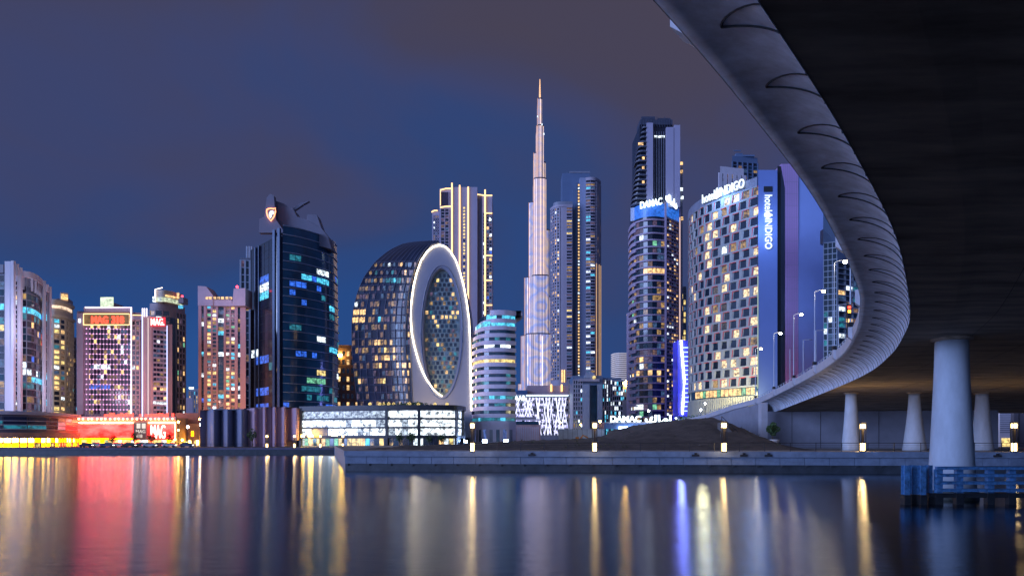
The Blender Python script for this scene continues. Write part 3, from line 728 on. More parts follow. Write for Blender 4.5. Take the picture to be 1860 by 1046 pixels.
b = MB(); b.strip([P(110, 377), P(124, 379)], -6, 0, 78, 82.5, CREAM); b.strip([P(103, 380), P(126, 382)], -8, 0, 77.9, 80, BRONZE); b.build('roof_house', T)
beacon(T, 96, 548, 372, .35); flood(T, 112, 350, 30, (1, .75, .45), 10920); flood(T, 118, 352, 66, (1, .78, .6), 5880); finish(T)
T = B('residential_tower', 135, 400, 'thin dark tower sliver between the cream tower and the red-signed hotel', 'tower')
pa = [P(131, 398), P(143, 402)]; b = MB(); core(b, pa, 20, 2, 62, GREYM); facade(T, b, pa, 6, 60, 22, 2, GREYM, slab=.6, pier=.5, wts=(('n', 8), ('t', 2), ('c', .5))); b.build('wall', T); finish(T)

# --- hotel with red signs
T = B('hotel', 220, 305, 'broad purple-lit hotel with red sign letters in a gold frame on its roofline', 'hotel')
PWALL = mat('purple_panel', (.30, .22, .28), .6, vary=.1)
m0, m1 = P(152, 300), P(238, 302); b = MB()
core(b, [P(140, 299.5), P(256, 303)], 25, 2, 58.5, PWALL)
pa = [m0, m1]; z0, z1 = 15, 55.4
facade(T, b, pa, z0, z1, 19, 14, LAV, slab=.35, so=.45, pier=.18, po=.4, fn=lambda f, i: ('h' if f == 9 and 2 < i < 8 else 'b' if f == 5 and i < 8 else None), wts=(('p', 24), ('n', 6), ('y', 1.6), ('w', .9), ('h', .35)))
facade(T, b, [P(141.5, 299.5), P(151, 299.9)], z0, 54, 18, 2, LAV, slab=.5, so=.2, pier=.3, po=.2, fn=lambda f, i: 'c' if f < 6 and rnd.random() < .6 else None, wts=(('p', 5), ('n', 4), ('h', .6), ('c', 1)))
facade(T, b, [P(239.5, 302.2), P(254, 302.8)], z0, 55, 19, 2, PINK, slab=.6, so=.3, pier=.5, po=.3, wts=(('p', 5), ('n', 4), ('w', 1), ('h', .3)))
b.build('wall', T)
b = MB(); q = Path2(pa)                              # purple lamps where slabs and piers cross
PD = emis('purple_lamp', (1.0, .42, .85), 2.6)
for f in range(1, 20):
    for i in range(15):
        p, n = q.at(q.L*i/14); z = z0+(z1-z0)/19*f; b.obox(p, n, .34, .46, .62, z-.17, z+.17, PD)
props(b.build('facade_lamp', T), kind='stuff')
b = MB(); b.strip([P(141, 298.8), P(152, 299)], -4, .5, 15, 57.5, LAV); b.box(X_(152, 299), X_(238, 299), 299, 300, 58.0, 60.0, LAV); b.strip([P(238, 299), P(256, 300)], -2, .2, 55, 56.4, LAV); b.build('cornice', T)
SG = emis('sign_panel_glow', (.70, .40, .14), .3, .3)
b = MB(); b.box(X_(153, 298.6), X_(234, 298.6), 298.6, 299.4, Z_(589, 298.6), Z_(571, 298.6), SG); sp_ = b.build('sign_panel', T)
b = MB(); xa, xb = X_(152, 298.4), X_(235, 298.4); za, zb = Z_(590, 298.4), Z_(570, 298.4)
b.tube([(xa, 298.3, za), (xb, 298.3, za), (xb, 298.3, zb), (xa, 298.3, zb), (xa, 298.3, za)], .22, GOLD, 6); b.build('frame_light', sp_)
text('sign_letters', 'MAG', (X_(166, 298.3), 298.3, Z_(587.3, 298.3)), 1, SIGNR, T, width=X_(196, 298)-X_(166, 298), height=3.0, ext=.25, bold=.02)
text('sign_numerals', '318', (X_(203, 298.3), 298.3, Z_(587.3, 298.3)), 1, SIGNR, T, width=X_(225, 298)-X_(203, 298), height=3.1, ext=.25, bold=.035)
led([(X_(153, 298), 298.6, 59.9), (X_(237, 298), 298.6, 59.9), (X_(237, 298), 298.6, 15)], .28, WHITELED, T)
led([(X_(256.3, 299), 300, 58), (X_(256.3, 299), 300, 14)], .28, BLUELED, T); led([(X_(238, 298), 299.3, 56.8), (X_(256, 299), 299.8, 56.8)], .18, GOLD, T)
b = MB(); core(b, [P(256.8, 302), P(266, 303), P(275, 302.5)], 12, 2, 57, PINK)
for px in (258.5, 262, 266): b.tube([(X_(px, 301), 301.2, 56.5), (X_(px, 301), 301.2, 60)], .25, WHITELED, 5)
b.build('stair_tower', T)
led([(X_(265.5, 300), 301.6, 56), (X_(265.5, 300), 301.6, 14)], .2, emis('soft_strip', (1, .8, .75), .9), T)
pa = [P(276, 300), P(301, 304)]; b = MB(); core(b, [P(275, 300.4), P(313, 306.5)], 22, 2, 54, PINK)
facade(T, b, [P(278, 300.5), P(302.5, 304.5)], 15, 51, 18, 4, LAV, slab=.7, so=1.0, pier=.12, po=.3, fn=lambda f, i: ('h' if f == 2 else 'w' if f in (5, 3) and rnd.random() < .5 else None), wts=(('p', 8), ('n', 8), ('h', .7)))
b.build('wing', T)
led([(X_(303, 303), 303.2, 53), (X_(303, 303), 303.2, 15)], .22, BLUELED, T)
b = MB(); b.box(X_(272, 298), X_(299, 298), 298.4, 298.9, Z_(592.5, 298.4), Z_(576, 298.4), emis('red_board', (1, .02, .03), 1.0)); sp_ = b.build('sign_board', T)
text('sign_letters', 'MAG.', (X_(273.5, 298), 298.3, Z_(590.5, 298)), 1, SIGNI, sp_, width=X_(297, 298)-X_(273, 298), height=2.9, ext=.1, bold=.01)
b = MB(); b.box(X_(182, 303), X_(203, 303), 303, 312, 58.5, 63, PWALL); b.build('roof_house', T)
b = MB(); b.box(X_(183, 302.8), X_(206, 302.8), 302.5, 302.95, 60.2, 65, emis('billboard_glow', (.72, .85, .60), 1.3, .3)); b.build('roof_billboard', T)
b = MB(); b.box(X_(145, 299), X_(148, 299), 298.0, 298.4, 53.5, 55, SIGNW); b.build('floodlight', T)
beacon(T, 165, 560, 304, .5); flood(T, 200, 280, 22, (1, .35, .4), 4200); flood(T, 268, 288, 20, (1, .42, .35), 2600); flood(T, 307, 290, 24, (1, .45, .35), 3360); flood(T, 270, 280, 45, (1, .7, .8), 3780); finish(T)
PODL = emis('podium_light', (1.0, .34, .14), 22, .3, sample=True)
# podium of that hotel
T = B('shop_block', 235, 285, 'low podium with glowing red banner panels and white letters below the purple-lit hotel')
b = MB(); b.box(X_(141, 285), X_(319, 285), 285, 298, 2, 13.2, mat('podium_wall', (.5, .34, .26), .6)); b.box(X_(141, 285)-.2, X_(321, 285), 284.2, 285, 12.4, 13.6, LAV); b.build('wall', T)
RP = emis('red_banner', (1.0, 0.010, 0.009), 20.0, .6, (.12, .12, .3), sample=True)
for a, c in ((142, 241), (273, 317)):
    b = MB(); b.box(X_(a, 284.8), X_(c, 284.8), 284.5, 284.95, 5.0, 10.8, RP); b.build('banner', T)
b = MB()
for a, c in ((142, 241), (269, 318)):
    b.box(X_(a, 284), X_(c, 284), 284.05, 284.45, 10.9, 11.4, PODL)
b.box(X_(317.4, 284), X_(318.3, 284), 284.05, 284.45, 5, 10.9, PODL); b.box(X_(142, 284), X_(241, 284), 284.1, 284.4, 4.6, 4.85, WARMS)
b.build('light_strip', T)
text('sign_letters', 'MAG', (X_(274, 284.3), 284.3, 4.9), 1, SIGNI, T, width=X_(300, 284)-X_(274, 284), height=5.4, ext=.15, bold=.0)
b = MB(); b.box(X_(243, 284.5), X_(267, 284.5), 284.2, 284.95, 4.6, 11.2, mat('grey_sign', (.22, .2, .2), .6)); sp_ = b.build('grey_sign', T)
b = MB(); SQ = emis('dim_sign', (.95, .85, .75), 1.0)
b.box(X_(248, 284), X_(254.5, 284), 284.0, 284.19, 8.9, 10.9, SQ); b.box(X_(257.5, 284), X_(264, 284), 284.0, 284.19, 8.9, 10.9, SQ); b.build('emblem', sp_)
text('sign_letters', 'MAG\n318', (X_(246.5, 284), 284.15, 5.2), 1, SQ, sp_, width=X_(264, 284)-X_(247, 284), height=3.2, ext=.06)
b = MB()
for i in range(26):
    x = X_(192+i*4.9, 286); 
    if rnd.random() < .8: b.box(x-.45, x+.4, 285.6, 286, 13.7, 13.7+rnd.uniform(.7, 1.5), SIGNR)
b.build('roof_letters', T)
for i in range(22):
    x = X_(143+i*8.1+rnd.uniform(-1, 1), 283.9); bb = MB(); bb.lathe((x, 283.9), [(.1, 12.3), (.26, 12.5), (.3, 12.8), (.12, 13.05)], PODL, 8); bb.build('wall_lamp', T)
for i in range(22):
    p = P(145+i*8.05, 285); win(T, p, (0, -1), 2.0 if i % 3 else 1.2, 2.2, 2.1, (PODL, WARMS, LG, LH, WARMS, LY, REDS)[rnd.randrange(7)])
finish(T)
# dark tower behind with lit crown
T = B('residential_tower', 305, 420, 'dark stone tower with a cream-lit curved crown right behind the red-signed hotel', 'tower')
pa = crv([P(272, 415), P(290, 414), P(312, 418), P(336, 428)], 6); b = MB(); core(b, pa, 25, 2, 84, BRONZE); q = Path2(pa)
facade(T, b, pa, 12, 80, 20, 3, BRONZE, d1=q.L*.5, slab=.9, so=.3, pier=.9, po=.4, wts=(('n', 6), ('y', 1), ('h', .3)))
facade(T, b, pa, 12, 80, 20, 3, BRONZE, d0=q.L*.68, slab=.9, so=.3, pier=.9, po=.4, wts=(('n', 9), ('y', 2.2), ('g', .8), ('w', .8), ('h', .5)))
p, n = q.at(q.L*.6); b.obox(p, n, 5.5, -.1, .25, 2, 76, GN); b.build('wall', T)
b = MB(); pc = crv([P(283, 412), P(297, 411), P(312, 415), P(332, 424)], 5); b.strip(pc, -7, 0, 84, 91, CREAM); b.build('crown', T)
b = MB(); b.strip(pc, .05, .4, 84.3, 86.8, emis('crown_cream', (.85, .95, .65), .7, .5)); b.strip(pc[6:], .05, .5, 87.4, 88.3, LW); b.tube([(X_(282, 411), 411, 84), (X_(282, 411), 411, 91.3), (X_(295, 411), 411, 92.3)], .3, SIGNI, 5); b.box(X_(277, 410), X_(280.5, 410), 410, 411, 84, 87, LH); b.build('crown_light', T)
b = MB(); b.box(X_(324, 414), X_(333, 414), 414, 420, 84, 87.5, BRONZE); b.box(X_(324, 413.5), X_(332, 413.5), 413.5, 413.9, 80.8, 82.6, LC); b.box(X_(321, 413.5), X_(325, 413.5), 413.5, 413.9, 86.8, 90, LW); b.build('roof_house', T)
beacon(T, 331, 538, 418, .6); flood(T, 312, 396, 30, (1, .6, .4), 6720); flood(T, 325, 396, 66, (1, .7, .5), 3780); finish(T)
# small far blocks in the gap
for px0, px1, yt, Y, mm, lab in ((336, 349, 722, 600, LAV, 'small far pinkish block in the gap left of the pink-columned tower'), (343, 360, 706, 680, GREYM, 'small far grey block with a white rooftop light beside the pink-columned tower')):
    T = B('apartment_block', px0, Y, lab); pa = [P(px0, Y), P(px1, Y)]; b = MB(); zt = Z_(yt, Y); core(b, pa, 30, 2, zt, mm)
    facade(T, b, pa, 6, zt-2, 11, 4, mm, slab=1.2, so=.4, pier=1.4, po=.6, wts=(('n', 8), ('w', 1.5), ('c', .8))); b.build('wall', T)
    if Y > 650: bb = MB(); bb.box(X_(344, Y), X_(352, Y), Y-1, Y-.2, zt, zt+1.6, SIGNW); bb.build('roof_light', T)
    finish(T)
T = B('shop_block', 340, 300, 'low brick-coloured block lit orange between the red podium and the curved blue wall')
b = MB(); pa = [P(319, 296), P(376, 296)]; core(b, pa, 12, 2, 15.5, mat('brick', (.34, .17, .12), .8, vary=.2)); b.strip([P(342, 294), P(362, 294)], -1.9, 0, 2, 11, mat('tan_render', (.55, .36, .22), .8)); b.build('wall', T)
for i in range(12): win(T, P(322+i*4.6, 295.9 if not 3 < i < 9 else 294), (0, -1), .8, 1.8, 2.3 if i % 3 else 6, (WARMS, LY, WARM2)[i % 3])
finish(T)

# --- tall pink-columned tower
T = B('residential_tower', 404, 340, 'pale pink tower with two horn-like roof corners and two double columns of windows', 'tower')
Y = 335; pa = [P(361, Y), P(447, Y+4)]; b = MB(); core(b, pa, 22, 2, Z_(553, Y), LAV); q = Path2(pa)
def fx(px): return q.L*(px-361)/86.0
zb, zt = 15, Z_(554, Y)
PK = mat('pink_column', (.48, .31, .36), .6, vary=.06)
for a, c, nb in ((375, 394.5, 2), (409, 428, 2)):
    facade(T, b, pa, zb, zt, 29, nb, PK, d0=fx(a), d1=fx(c), slab=.55, so=.35, pier=.8, po=.6, wts=(('n', 5), ('p', 4), ('y', 2.2), ('w', 1.8), ('g', .7), ('h', 1.0), ('c', .8), ('q', 1.2)))
for a, c, z in ((366.5, 370.5, zt), (396.5, 406.5, zt), (432.5, 436.5, zt)):
    facade(T, b, pa, zb-5, z, 29, 1, PK, d0=fx(a), d1=fx(c), slab=0, pier=0, sill=.08, wts=(('t', 14), ('n', 8), ('c', 1.5), ('b', .8), ('h', .7)))
for a, c in ((361, 366.3), (370.8, 375), (394.8, 396.3), (406.8, 409), (428.2, 432.3), (436.8, 447)):
    b.strip([q.at(fx(a))[0], q.at(fx(c))[0]], 0, .9, 2, zt, PK)
b.build('wall', T)
b = MB(); zl = Z_(556, Y); zz = lambda y: Z_(y, Y)
b.vprism([(X_(361, Y), zl), (X_(377, Y), zl), (X_(388, Y), zl), (X_(388, Y), zz(537)), (X_(376, Y), zz(521)), (X_(361, Y), zz(520))], Y-1, Y+8, LAV)
b.vprism([(X_(422, Y), zl), (X_(447, Y), zl), (X_(447, Y), zz(524)), (X_(426, Y), zz(525)), (X_(424, Y), zz(546))], Y-1, Y+8, LAV)
b.vprism([(X_(388.1, Y), zl), (X_(421.9, Y), zl), (X_(421.9, Y), zz(545)), (X_(388.1, Y), zz(545))], Y-.6, Y+7, LAV)
b.box(X_(388.2, Y), X_(412, Y), Y+3, Y+8, zz(545), zz(536), mat('roof_room', (.45, .4, .4), .6)); b.build('roof_horns', T)
for px in (378, 384, 392, 399, 406, 414, 421): bb = MB(); bb.box(X_(px-2.2, Y), X_(px+2.2, Y), Y-1.3, Y-1.02, zz(544), zz(540), LW); bb.build('roof_lamp', T)
beacon(T, 431, 521, Y+2, .6)
for zf, ef, cf in ((19, 5500, (1, .42, .16)), (38, 2200, (1, .62, .5)), (66, 2200, (1, .75, .95))): flood(T, 385, Y-17, zf, cf, ef); flood(T, 428, Y-17, zf, cf, ef)
finish(T)
# --- slim tower behind dark tower
T = B('residential_tower', 445, 430, 'slim blue-grey tower with spiked roof just behind the left edge of the dark glass tower', 'tower')
pa = [P(437, 428), P(462, 430)]; b = MB(); core(b, pa, 20, 2, Z_(470, 430), GREYM); facade(T, b, pa, 8, Z_(474, 430), 24, 3, ALU, slab=.5, pier=1.0, po=.8, wts=(('n', 9), ('t', 3), ('h', .3))); b.build('wall', T)
b = MB()
for px in (447, 450, 453, 456): b.box(X_(px, 428), X_(px+1.2, 428), 428, 430, Z_(470, 430), Z_(449+(px % 3)*3, 430), ALU)
b.build('roof_blade', T); finish(T)

# --- dark blue glass tower with the lion shield
T = B('glass_tower', 530, 340, 'dark blue curved glass tower with a shield emblem on its stepped grey crown', 'tower')
YC = 320
GLT = glass('deep_glass', (.012, .065, .13), .12, 1.0); GLN = glass('near_black_glass', (.004, .008, .018), .1, .9)
def bul(t): return 1 + .022*math.sin(math.pi*(t*.95+.12))*1.2
base_f = crv([(514, 318), (545, 323), (580, 332), (602, 341), (612, 352)], 6)
nfl = 22; ztop_ = Z_(412, 320); FH = (ztop_-14)/nfl
b = MB(); sb = MB(); gm = MB()
rows = []
def lion_path(t):
    s = bul(t); cx_ = 520; return [P(cx_+(p-cx_)*s, y) for p, y in base_f]
rows = [[(x, y, 14+f*FH) for x, y in lion_path(f/nfl)] for f in range(nfl+1)]; k = len(rows[0])
g = MB(); g.add([v for r in rows for v in r], [(i*k+j, i*k+j+1, (i+1)*k+j+1, (i+1)*k+j) for i in range(nfl) for j in range(k-1)], GLT); g.build('curtain_wall', T)
for f in range(nfl+1):
    pth = lion_path(f/nfl); z = 14+f*FH; sb.strip(pth, .05, .45, z-.14, z+.14, ALU)
sb.build('floor_line', T)
lit = {16: (.2, .66, 'c'), 17: (.4, .62, 'h'), 15: (.05, .5, 'b'), 18: (.05, .2, 'q'), 14: (.05, .12, 'b'), 13: (.62, .8, 'c'), 12: (.66, .8, 'q'), 8: (.62, .95, 'c'), 9: (.45, .55, 'h'), 7: (.05, .45, 'b'), 5: (.35, .55, 'y'), 4: (.3, .55, 'g'), 1: (.5, .95, 'b'), 0: (.6, .98, 'c'), 10: (.05, .22, 'q'), 3: (.2, .7, 'q'), 2: (.4, .9, 'q')}
for f in range(nfl):
    q = Path2(lion_path((f+.5)/nfl)); nb = 14
    for i in range(nb):
        u = (i+.5)/nb; L_ = lit.get(f); m = None
        if L_ and L_[0] < u < L_[1] and rnd.random() < .8: m = PAL[L_[2]]
        elif rnd.random() < .05: m = pick((('q', 3), ('b', 2), ('h', .5), ('y', .4)))
        if m is None: continue
        p, n = q.at(q.L*u); win(T, (p[0]+n[0]*.1, p[1]+n[1]*.1), n, q.L/nb-.25, FH*.62, 14+f*FH+.8, m)
# left face, two blue fins at the corner, slanting left edge
LT_ = [P(455, 346), P(497, 325)]
b.prism([P(455, 346), P(497, 325), P(516, 322), P(540, 345), P(600, 365), P(480, 372)], 2, ztop_-3.5, GLN)
facade(T, sb := MB(), [P(457, 344.9), P(497, 324.9)], 14, ztop_-4, 22, 5, DARKM, slab=.12, so=.1, pier=.12, po=.15,
       fn=lambda f, i: ('b' if f in (17,) and i in (2, 3) else 'h' if f == 16 and i in (2, 3) else 'c' if f == 15 and i in (2, 3) else 'h' if f == 8 and i in (0, 1) else 'b' if f in (7, 3, 1) and i in (1, 2, 3) else 'q' if f == 6 and i == 4 else 'n'), wts=(('n', 30), ('b', .6), ('q', .4)))
sb.build('left_mullion', T); b.build('wall', T)
b = MB(); FINM = mat('blue_fin', (.035, .07, .14), .45, .2, vary=.1)
for px, y, w in ((499.5, 322, 1.3), (508.5, 319.5, 1.3), (465.5, 340.5, .45), (472, 337, .3)):
    b.obox(P(px, y), (-.4, -.92), w, 0, 1.0, 2, ztop_-1 if px > 490 else ztop_-4, FINM)
b.build('fin', T)
b = MB(); CG = mat('crown_panel', (.16, .16, .22), .7, vary=.08, scale=.1); zz = lambda y: Z_(y, 330); xx = lambda p: X_(p, 330)
b.vprism([(xx(473), zz(425)), (xx(474), zz(400)), (xx(483), zz(396)), (xx(487), zz(362)), (xx(493), zz(355)), (xx(500), zz(358)), (xx(503), zz(400)), (xx(520), zz(425))], 328, 331, CG)
b.vprism([(xx(498), zz(425)), (xx(497), zz(362)), (xx(512), zz(367)), (xx(530), zz(377)), (xx(537), zz(391)), (xx(560), zz(398)), (xx(580), zz(410)), (xx(594), zz(428)), (xx(600), zz(450))], 332, 341, CG)
b.vprism([(xx(556), zz(398)), (xx(556), zz(388)), (xx(574), zz(389)), (xx(582), zz(412))], 331.2, 338, CG)
b.build('crown', T)
b = MB(); b.vprism([(xx(524), zz(376)), (xx(541), zz(363)), (xx(557), zz(360)), (xx(546), zz(366)), (xx(530), zz(377))], 334, 336, CG); b.build('roof_blade', T)
def lp(pts, y): return [(X_(a, y), y, Z_(c, y)) for a, c in pts]
sh = [(484.5, 381), (487, 379.5), (492, 378.5), (497, 379.5), (500, 378), (500.5, 384), (498, 393), (492, 401.5), (486.5, 394), (484.5, 387), (484.5, 381)]
led(lp(sh, 327.3), .28, emis('orange_outline', (1, .28, .12), 3.5), T, 'emblem_outline')
b = MB(); b.vprism([(X_(a, 327), Z_(c, 327)) for a, c in ((488, 391), (488.5, 386), (490, 383.5), (494, 382.5), (497, 384), (496, 388), (493, 389), (492.5, 393), (490, 396))][::-1], 327.2, 327.7, emis('emblem_white', (.75, .9, 1), 2.2, .4)); b.build('emblem', T)
for px in (598, 601, 604, 607): bb = MB(); bb.box(X_(px, 340), X_(px+.8, 340), 340, 341, Z_(447, 340), Z_(436+(px % 3)*3, 340), ALU); bb.build('roof_blade', T)
finish(T)

# --- curved panel wall in front of it
T = B('curved_wall_building', 455, 240, 'low windowless building of blue-grey bulging panels and pink slanted fins on the far promenade')
b = MB(); BG = mat('bluegrey_panel', (.19, .22, .34), .6, vary=.06, scale=.15)
for a, c in ((375, 401), (401, 425), (425, 452)):
    b.strip(crv([P(a, 241), P((a+c)/2, 237), P(c, 241)], 8), -6, 0, 2, Z_(744, 238), BG)
b.build('blue_panel', T)
b = MB(); PF = mat('pink_fin', (.46, .30, .38), .6, vary=.06)
for a, c in ((453, 469), (475, 485), (493, 503), (510, 520), (529, 545)):
    b.strip(crv([P(a, 240), P((a+c)/2+1, 238), P(c, 239.5)], 5), -5, 0, 4.2 if a == 529 else 2, Z_(741+(.3*(c-a)), 239)+.9, PF)
b.build('pink_fin', T)
b = MB(); b.box(X_(375, 245), X_(545, 245), 246.5, 262, 2, 15, GREYM); b.box(X_(453, 244), X_(545, 244), 244.2, 246.4, 2, 14.5, GT); b.build('wall', T)
for px, py in ((497, 750), (524, 752), (524, 768)): win(T, P(px, 244.1), (0, -1), .9, .9, Z_(py+2, 244), SIGNW)
finish(T)

# --- parking podium with lit decks
T = B('parking_block', 700, 235, 'long low parking block with brightly lit white decks above shop windows')
pa = crv([P(546, 240), P(600, 236), P(690, 231), P(760, 229), P(815, 230), P(832, 234), P(842, 242)], 8)
b = MB(); core(b, pa, 35, 2, 15.0, GREYM); q = Path2(pa)
b.strip(pa, -.5, .8, 14.0, 15.5, DARKM); b.strip(pa, 0.02, .8, 4.9, 5.6, DARKM)
for z in (8.2, 11.1): b.strip(pa, 0.02, .5, z-.25, z+.25, DARKM)
for px in (548, 692, 740, 794, 826): b.obox(q.at(q.L*(px-546)/296)[0], q.at(q.L*(px-546)/296)[1], .9, .1, .9, 2, 15.2, DARKM)
b.build('wall', T)
LD = emis('lit_deck', (.78, .88, .95), 2.3, .8, (.7, .7, .9), sample=True); LDB = emis('lit_deck_blue', (.15, .25, .75), .5, .6, (1.5, 1.5, .5))
LD2 = emis('lit_deck_dim', (.6, .72, .85), .7, .9, (.9, .9, 1.1))
for i in range(30):
    u = (i+.5)/30
    for f, z in enumerate((5.75, 8.55, 11.45)):
        p, n = q.at(q.L*u)
        if f == 0 and u < .17 and u > .06: continue
        win(T, p, n, q.L/30-.12, 2.2, z, (LDB if u > .93 else LD2 if (f == 2 and u < .5) or rnd.random() < .15 else LD))
for i in range(40):
    u = (i+.5)/40; p, n = q.at(q.L*u); win(T, p, n, q.L/40-.2, 2.4, 2.3, (LG, LY, LH, LC, GT, LW, LY, GT)[rnd.randrange(8)] if u < .55 or .75 < u < .82 else (GN if rnd.random() < .6 else LH))
finish(T)
for px in (550, 563, 566, 606, 611, 645): bb = MB(); x, y = P(px, 235.5); bb.box(x-.5, x+.5, y-.3, y, 5.2, 5.9, WARM2); bb.build('wall_lamp', T)
b = MB()
for i, px in enumerate((672, 690, 697, 706, 715, 741, 744, 760, 790, 812)): x, y = P(px, 236+i % 3); b.lathe((x, y), [(.05, 15.5), (.5, 15.9), (.6, 16.3), (.1, 16.8)], LY, 8)
b.build('roof_lamp', T)
text('roof_sign', 'CAFE', (X_(784, 232), 232, 15.9), 1, LY, T, width=3.8, height=1.3, ext=.1) if False else None
b = MB(); crown(b, (X_(700, 238), 238, 16.2), 2.0, .7, 120, .35, 9); crown(b, (X_(755, 238), 238, 16.2), 5.0, .7, 200, .35, 10); crown(b, (X_(725, 238), 238, 16.0), 6.0, .6, 200, .35, 11); b.build('roof_planting', T)

# --- brick block with warm windows
T = B('apartment_block', 630, 385, 'brown block with warm square windows between the dark glass tower and the round tower')
pa = [P(612, 385), P(660, 388)]; b = MB(); core(b, pa, 20, 2, Z_(626, 385), mat('brown_block', (.22, .13, .14), .8))
facade(T, b, pa, 12, Z_(634, 385), 9, 6, mat('brown_block', (.22, .13, .14), .8), slab=1.9, so=.1, pier=1.0, po=.12, fn=lambda f, i: 'w' if i in (0, 2, 4) and rnd.random() < .75 else 'n', wts=(('n', 1),)); b.build('wall', T)
bb = MB(); bb.box(X_(614, 384), X_(621, 384), 383.6, 384.3, Z_(648, 384), Z_(643, 384), WARM2); bb.build('wall_lamp', T); finish(T)
# --- round disc tower with the glowing oval face
T = B('round_tower', 760, 285, 'disc-shaped tower with a glowing ring of light round its oval pale face', 'tower')
YF = 283.0
RF = mat('ring_face', (.22, .24, .33), .5, vary=.04, scale=.1)
def interp(tab, y):
    for (a, u), (c, v) in zip(tab, tab[1:]):
        if a <= y <= c: return u+(v-u)*(y-a)/(c-a)
    return tab[0][1] if y < tab[0][0] else tab[-1][1]
FL = [(441, 797), (445, 784), (454, 776), (470, 767), (490, 759), (510, 753), (530, 749), (560, 746), (590, 744.5), (640, 745), (700, 748), (740, 750), (812, 752)]
FRt = [(441, 799), (444, 806), (452, 817), (465, 826), (485, 834), (515, 843), (550, 850), (600, 854), (660, 856), (745, 857.5), (812, 858)]
SL = [(436, 752), (441, 731), (448, 715), (458, 699), (475, 680), (500, 662), (525, 651), (555, 643), (590, 639), (640, 640), (700, 646), (740, 651), (812, 656)]
ys = [437, 441, 445, 450, 456, 464, 474] + [474+i*14.0 for i in range(1, 25)]
b = MB()
outl = [(interp(FL, y), y) for y in ys if y >= 441][::-1] + [(798, 440.5)] + [(interp(FRt, y), y) for y in ys if y >= 443]
oval = [(802.5+34.5*math.cos(a)*(1-.07*math.sin(a)*0), 603+117*math.sin(a)) for a in [2*math.pi*i/40 for i in range(40)]]
# front face plate with an oval hole: stitched ring between outline and oval
def ray(cx, cy, ang, poly):
    best = None; dx, dy = math.cos(ang), math.sin(ang); n = len(poly)
    for i in range(n):
        (x1, y1), (x2, y2) = poly[i], poly[(i+1) % n]; ex, ey = x2-x1, y2-y1; den = dx*ey-dy*ex
        if abs(den) < 1e-9: continue
        t = ((x1-cx)*ey-(y1-cy)*ex)/den; u = ((x1-cx)*dy-(y1-cy)*dx)/den
        if t > 0 and -1e-6 <= u <= 1+1e-6 and (best is None or t > best): best = t
    return (cx+dx*best, cy+dy*best)
NA = 96; vs = []
for k in range(NA):
    a = math.atan2(117*math.sin(2*math.pi*k/NA), 34.5*math.cos(2*math.pi*k/NA)); o = ray(802.5, 603, a, outl); i_ = ray(802.5, 603, a, oval); i2 = (802.5+(i_[0]-802.5)*.955, 603+(i_[1]-603)*.985)
    for (pp, yy) in ((o, YF), (i_, YF), (i_, YF+.7), (i2, YF+.7), (i2, YF+2.2)):
        vs.append((X_(pp[0], YF), yy, Z_(pp[1], YF)))
# true joints: ring strip quads
b.add(vs, [(k*5+j, ((k+1) % NA)*5+j, ((k+1) % NA)*5+j+1, k*5+j+1) for k in range(NA) for j in range(4)], RF)
b.box(X_(752, YF), X_(858, YF), YF+.0, YF+24, 2.0, Z_(795, YF), RF)
b.build('face', T)
b = MB(); vs = []; fr = [(interp(FRt, y), y) for y in ys if y >= 443]
vs = [(X_(p, YF), yy, Z_(c, YF)) for p, c in fr for yy in (YF, YF+30)]
b.add(vs, [(2*i, 2*i+1, 2*i+3, 2*i+2) for i in range(len(fr)-1)], RF); b.build('side_wall', T)
LEDP = [(803, 719), (795, 714), (785, 704), (776, 691), (768, 676), (760, 655), (753, 630), (748, 605), (746, 580), (747, 550), (751, 520), (757, 495), (765, 473), (775, 458), (786, 448.5), (798, 445), (809, 448), (819, 458), (828, 473), (836, 495), (843, 522), (848, 550), (852, 580), (854, 620), (855, 680), (856, 745)]
led([(X_(a, YF-.4), YF-.4, Z_(c, YF-.4)) for a, c in LEDP], .26, RING, T)
b = MB(); b.tube([(X_(p, YF), YF-.12, Z_(c, YF)) for p, c in [(802.5+37.5*math.cos(a), 603+121*math.sin(a)) for a in [2*math.pi*i/48 for i in range(49)]]], .25, mat('blue_trim', (.08, .12, .25), .4), 5); b.build('oval_trim', T)
# patterned window in the oval
b = MB(); HX = mat('hex_frame', (.16, .22, .24), .5, vary=.4, scale=.3)
b.vprism([(X_(p, YF), Z_(c, YF)) for p, c in [(802.5+33.4*math.cos(a), 603+116*math.sin(a)) for a in [2*math.pi*i/40 for i in range(40)]]][::-1], YF+2.4, YF+3.4, HX); b.build('oval_wall', T)
r_ = 0; y = 490.0
while y < 716:
    x = 770 + (4.0 if r_ % 2 else 0)
    while x < 838:
        if ((x-802.5)/31.5)**2+((y-603)/113)**2 < 1:
            lit_ = (abs(y-577) < 5 and rnd.random() < .75) or (565 < y < 572 and (x < 780 or 815 < x)) or rnd.random() < .05 or (y > 600 and rnd.random() < .07)
            m = pick((('w', 3), ('y', 1))) if lit_ else pick((('n', 7), ('d', 5), ('t', 2), ('q', .7 if y > 600 else .1)))
            win(T, (X_(x, YF), YF+2.38), (0, -1), 1.05, 1.35, Z_(y+3, YF), m)
        x += 8.0
    y += 8.4; r_ += 1
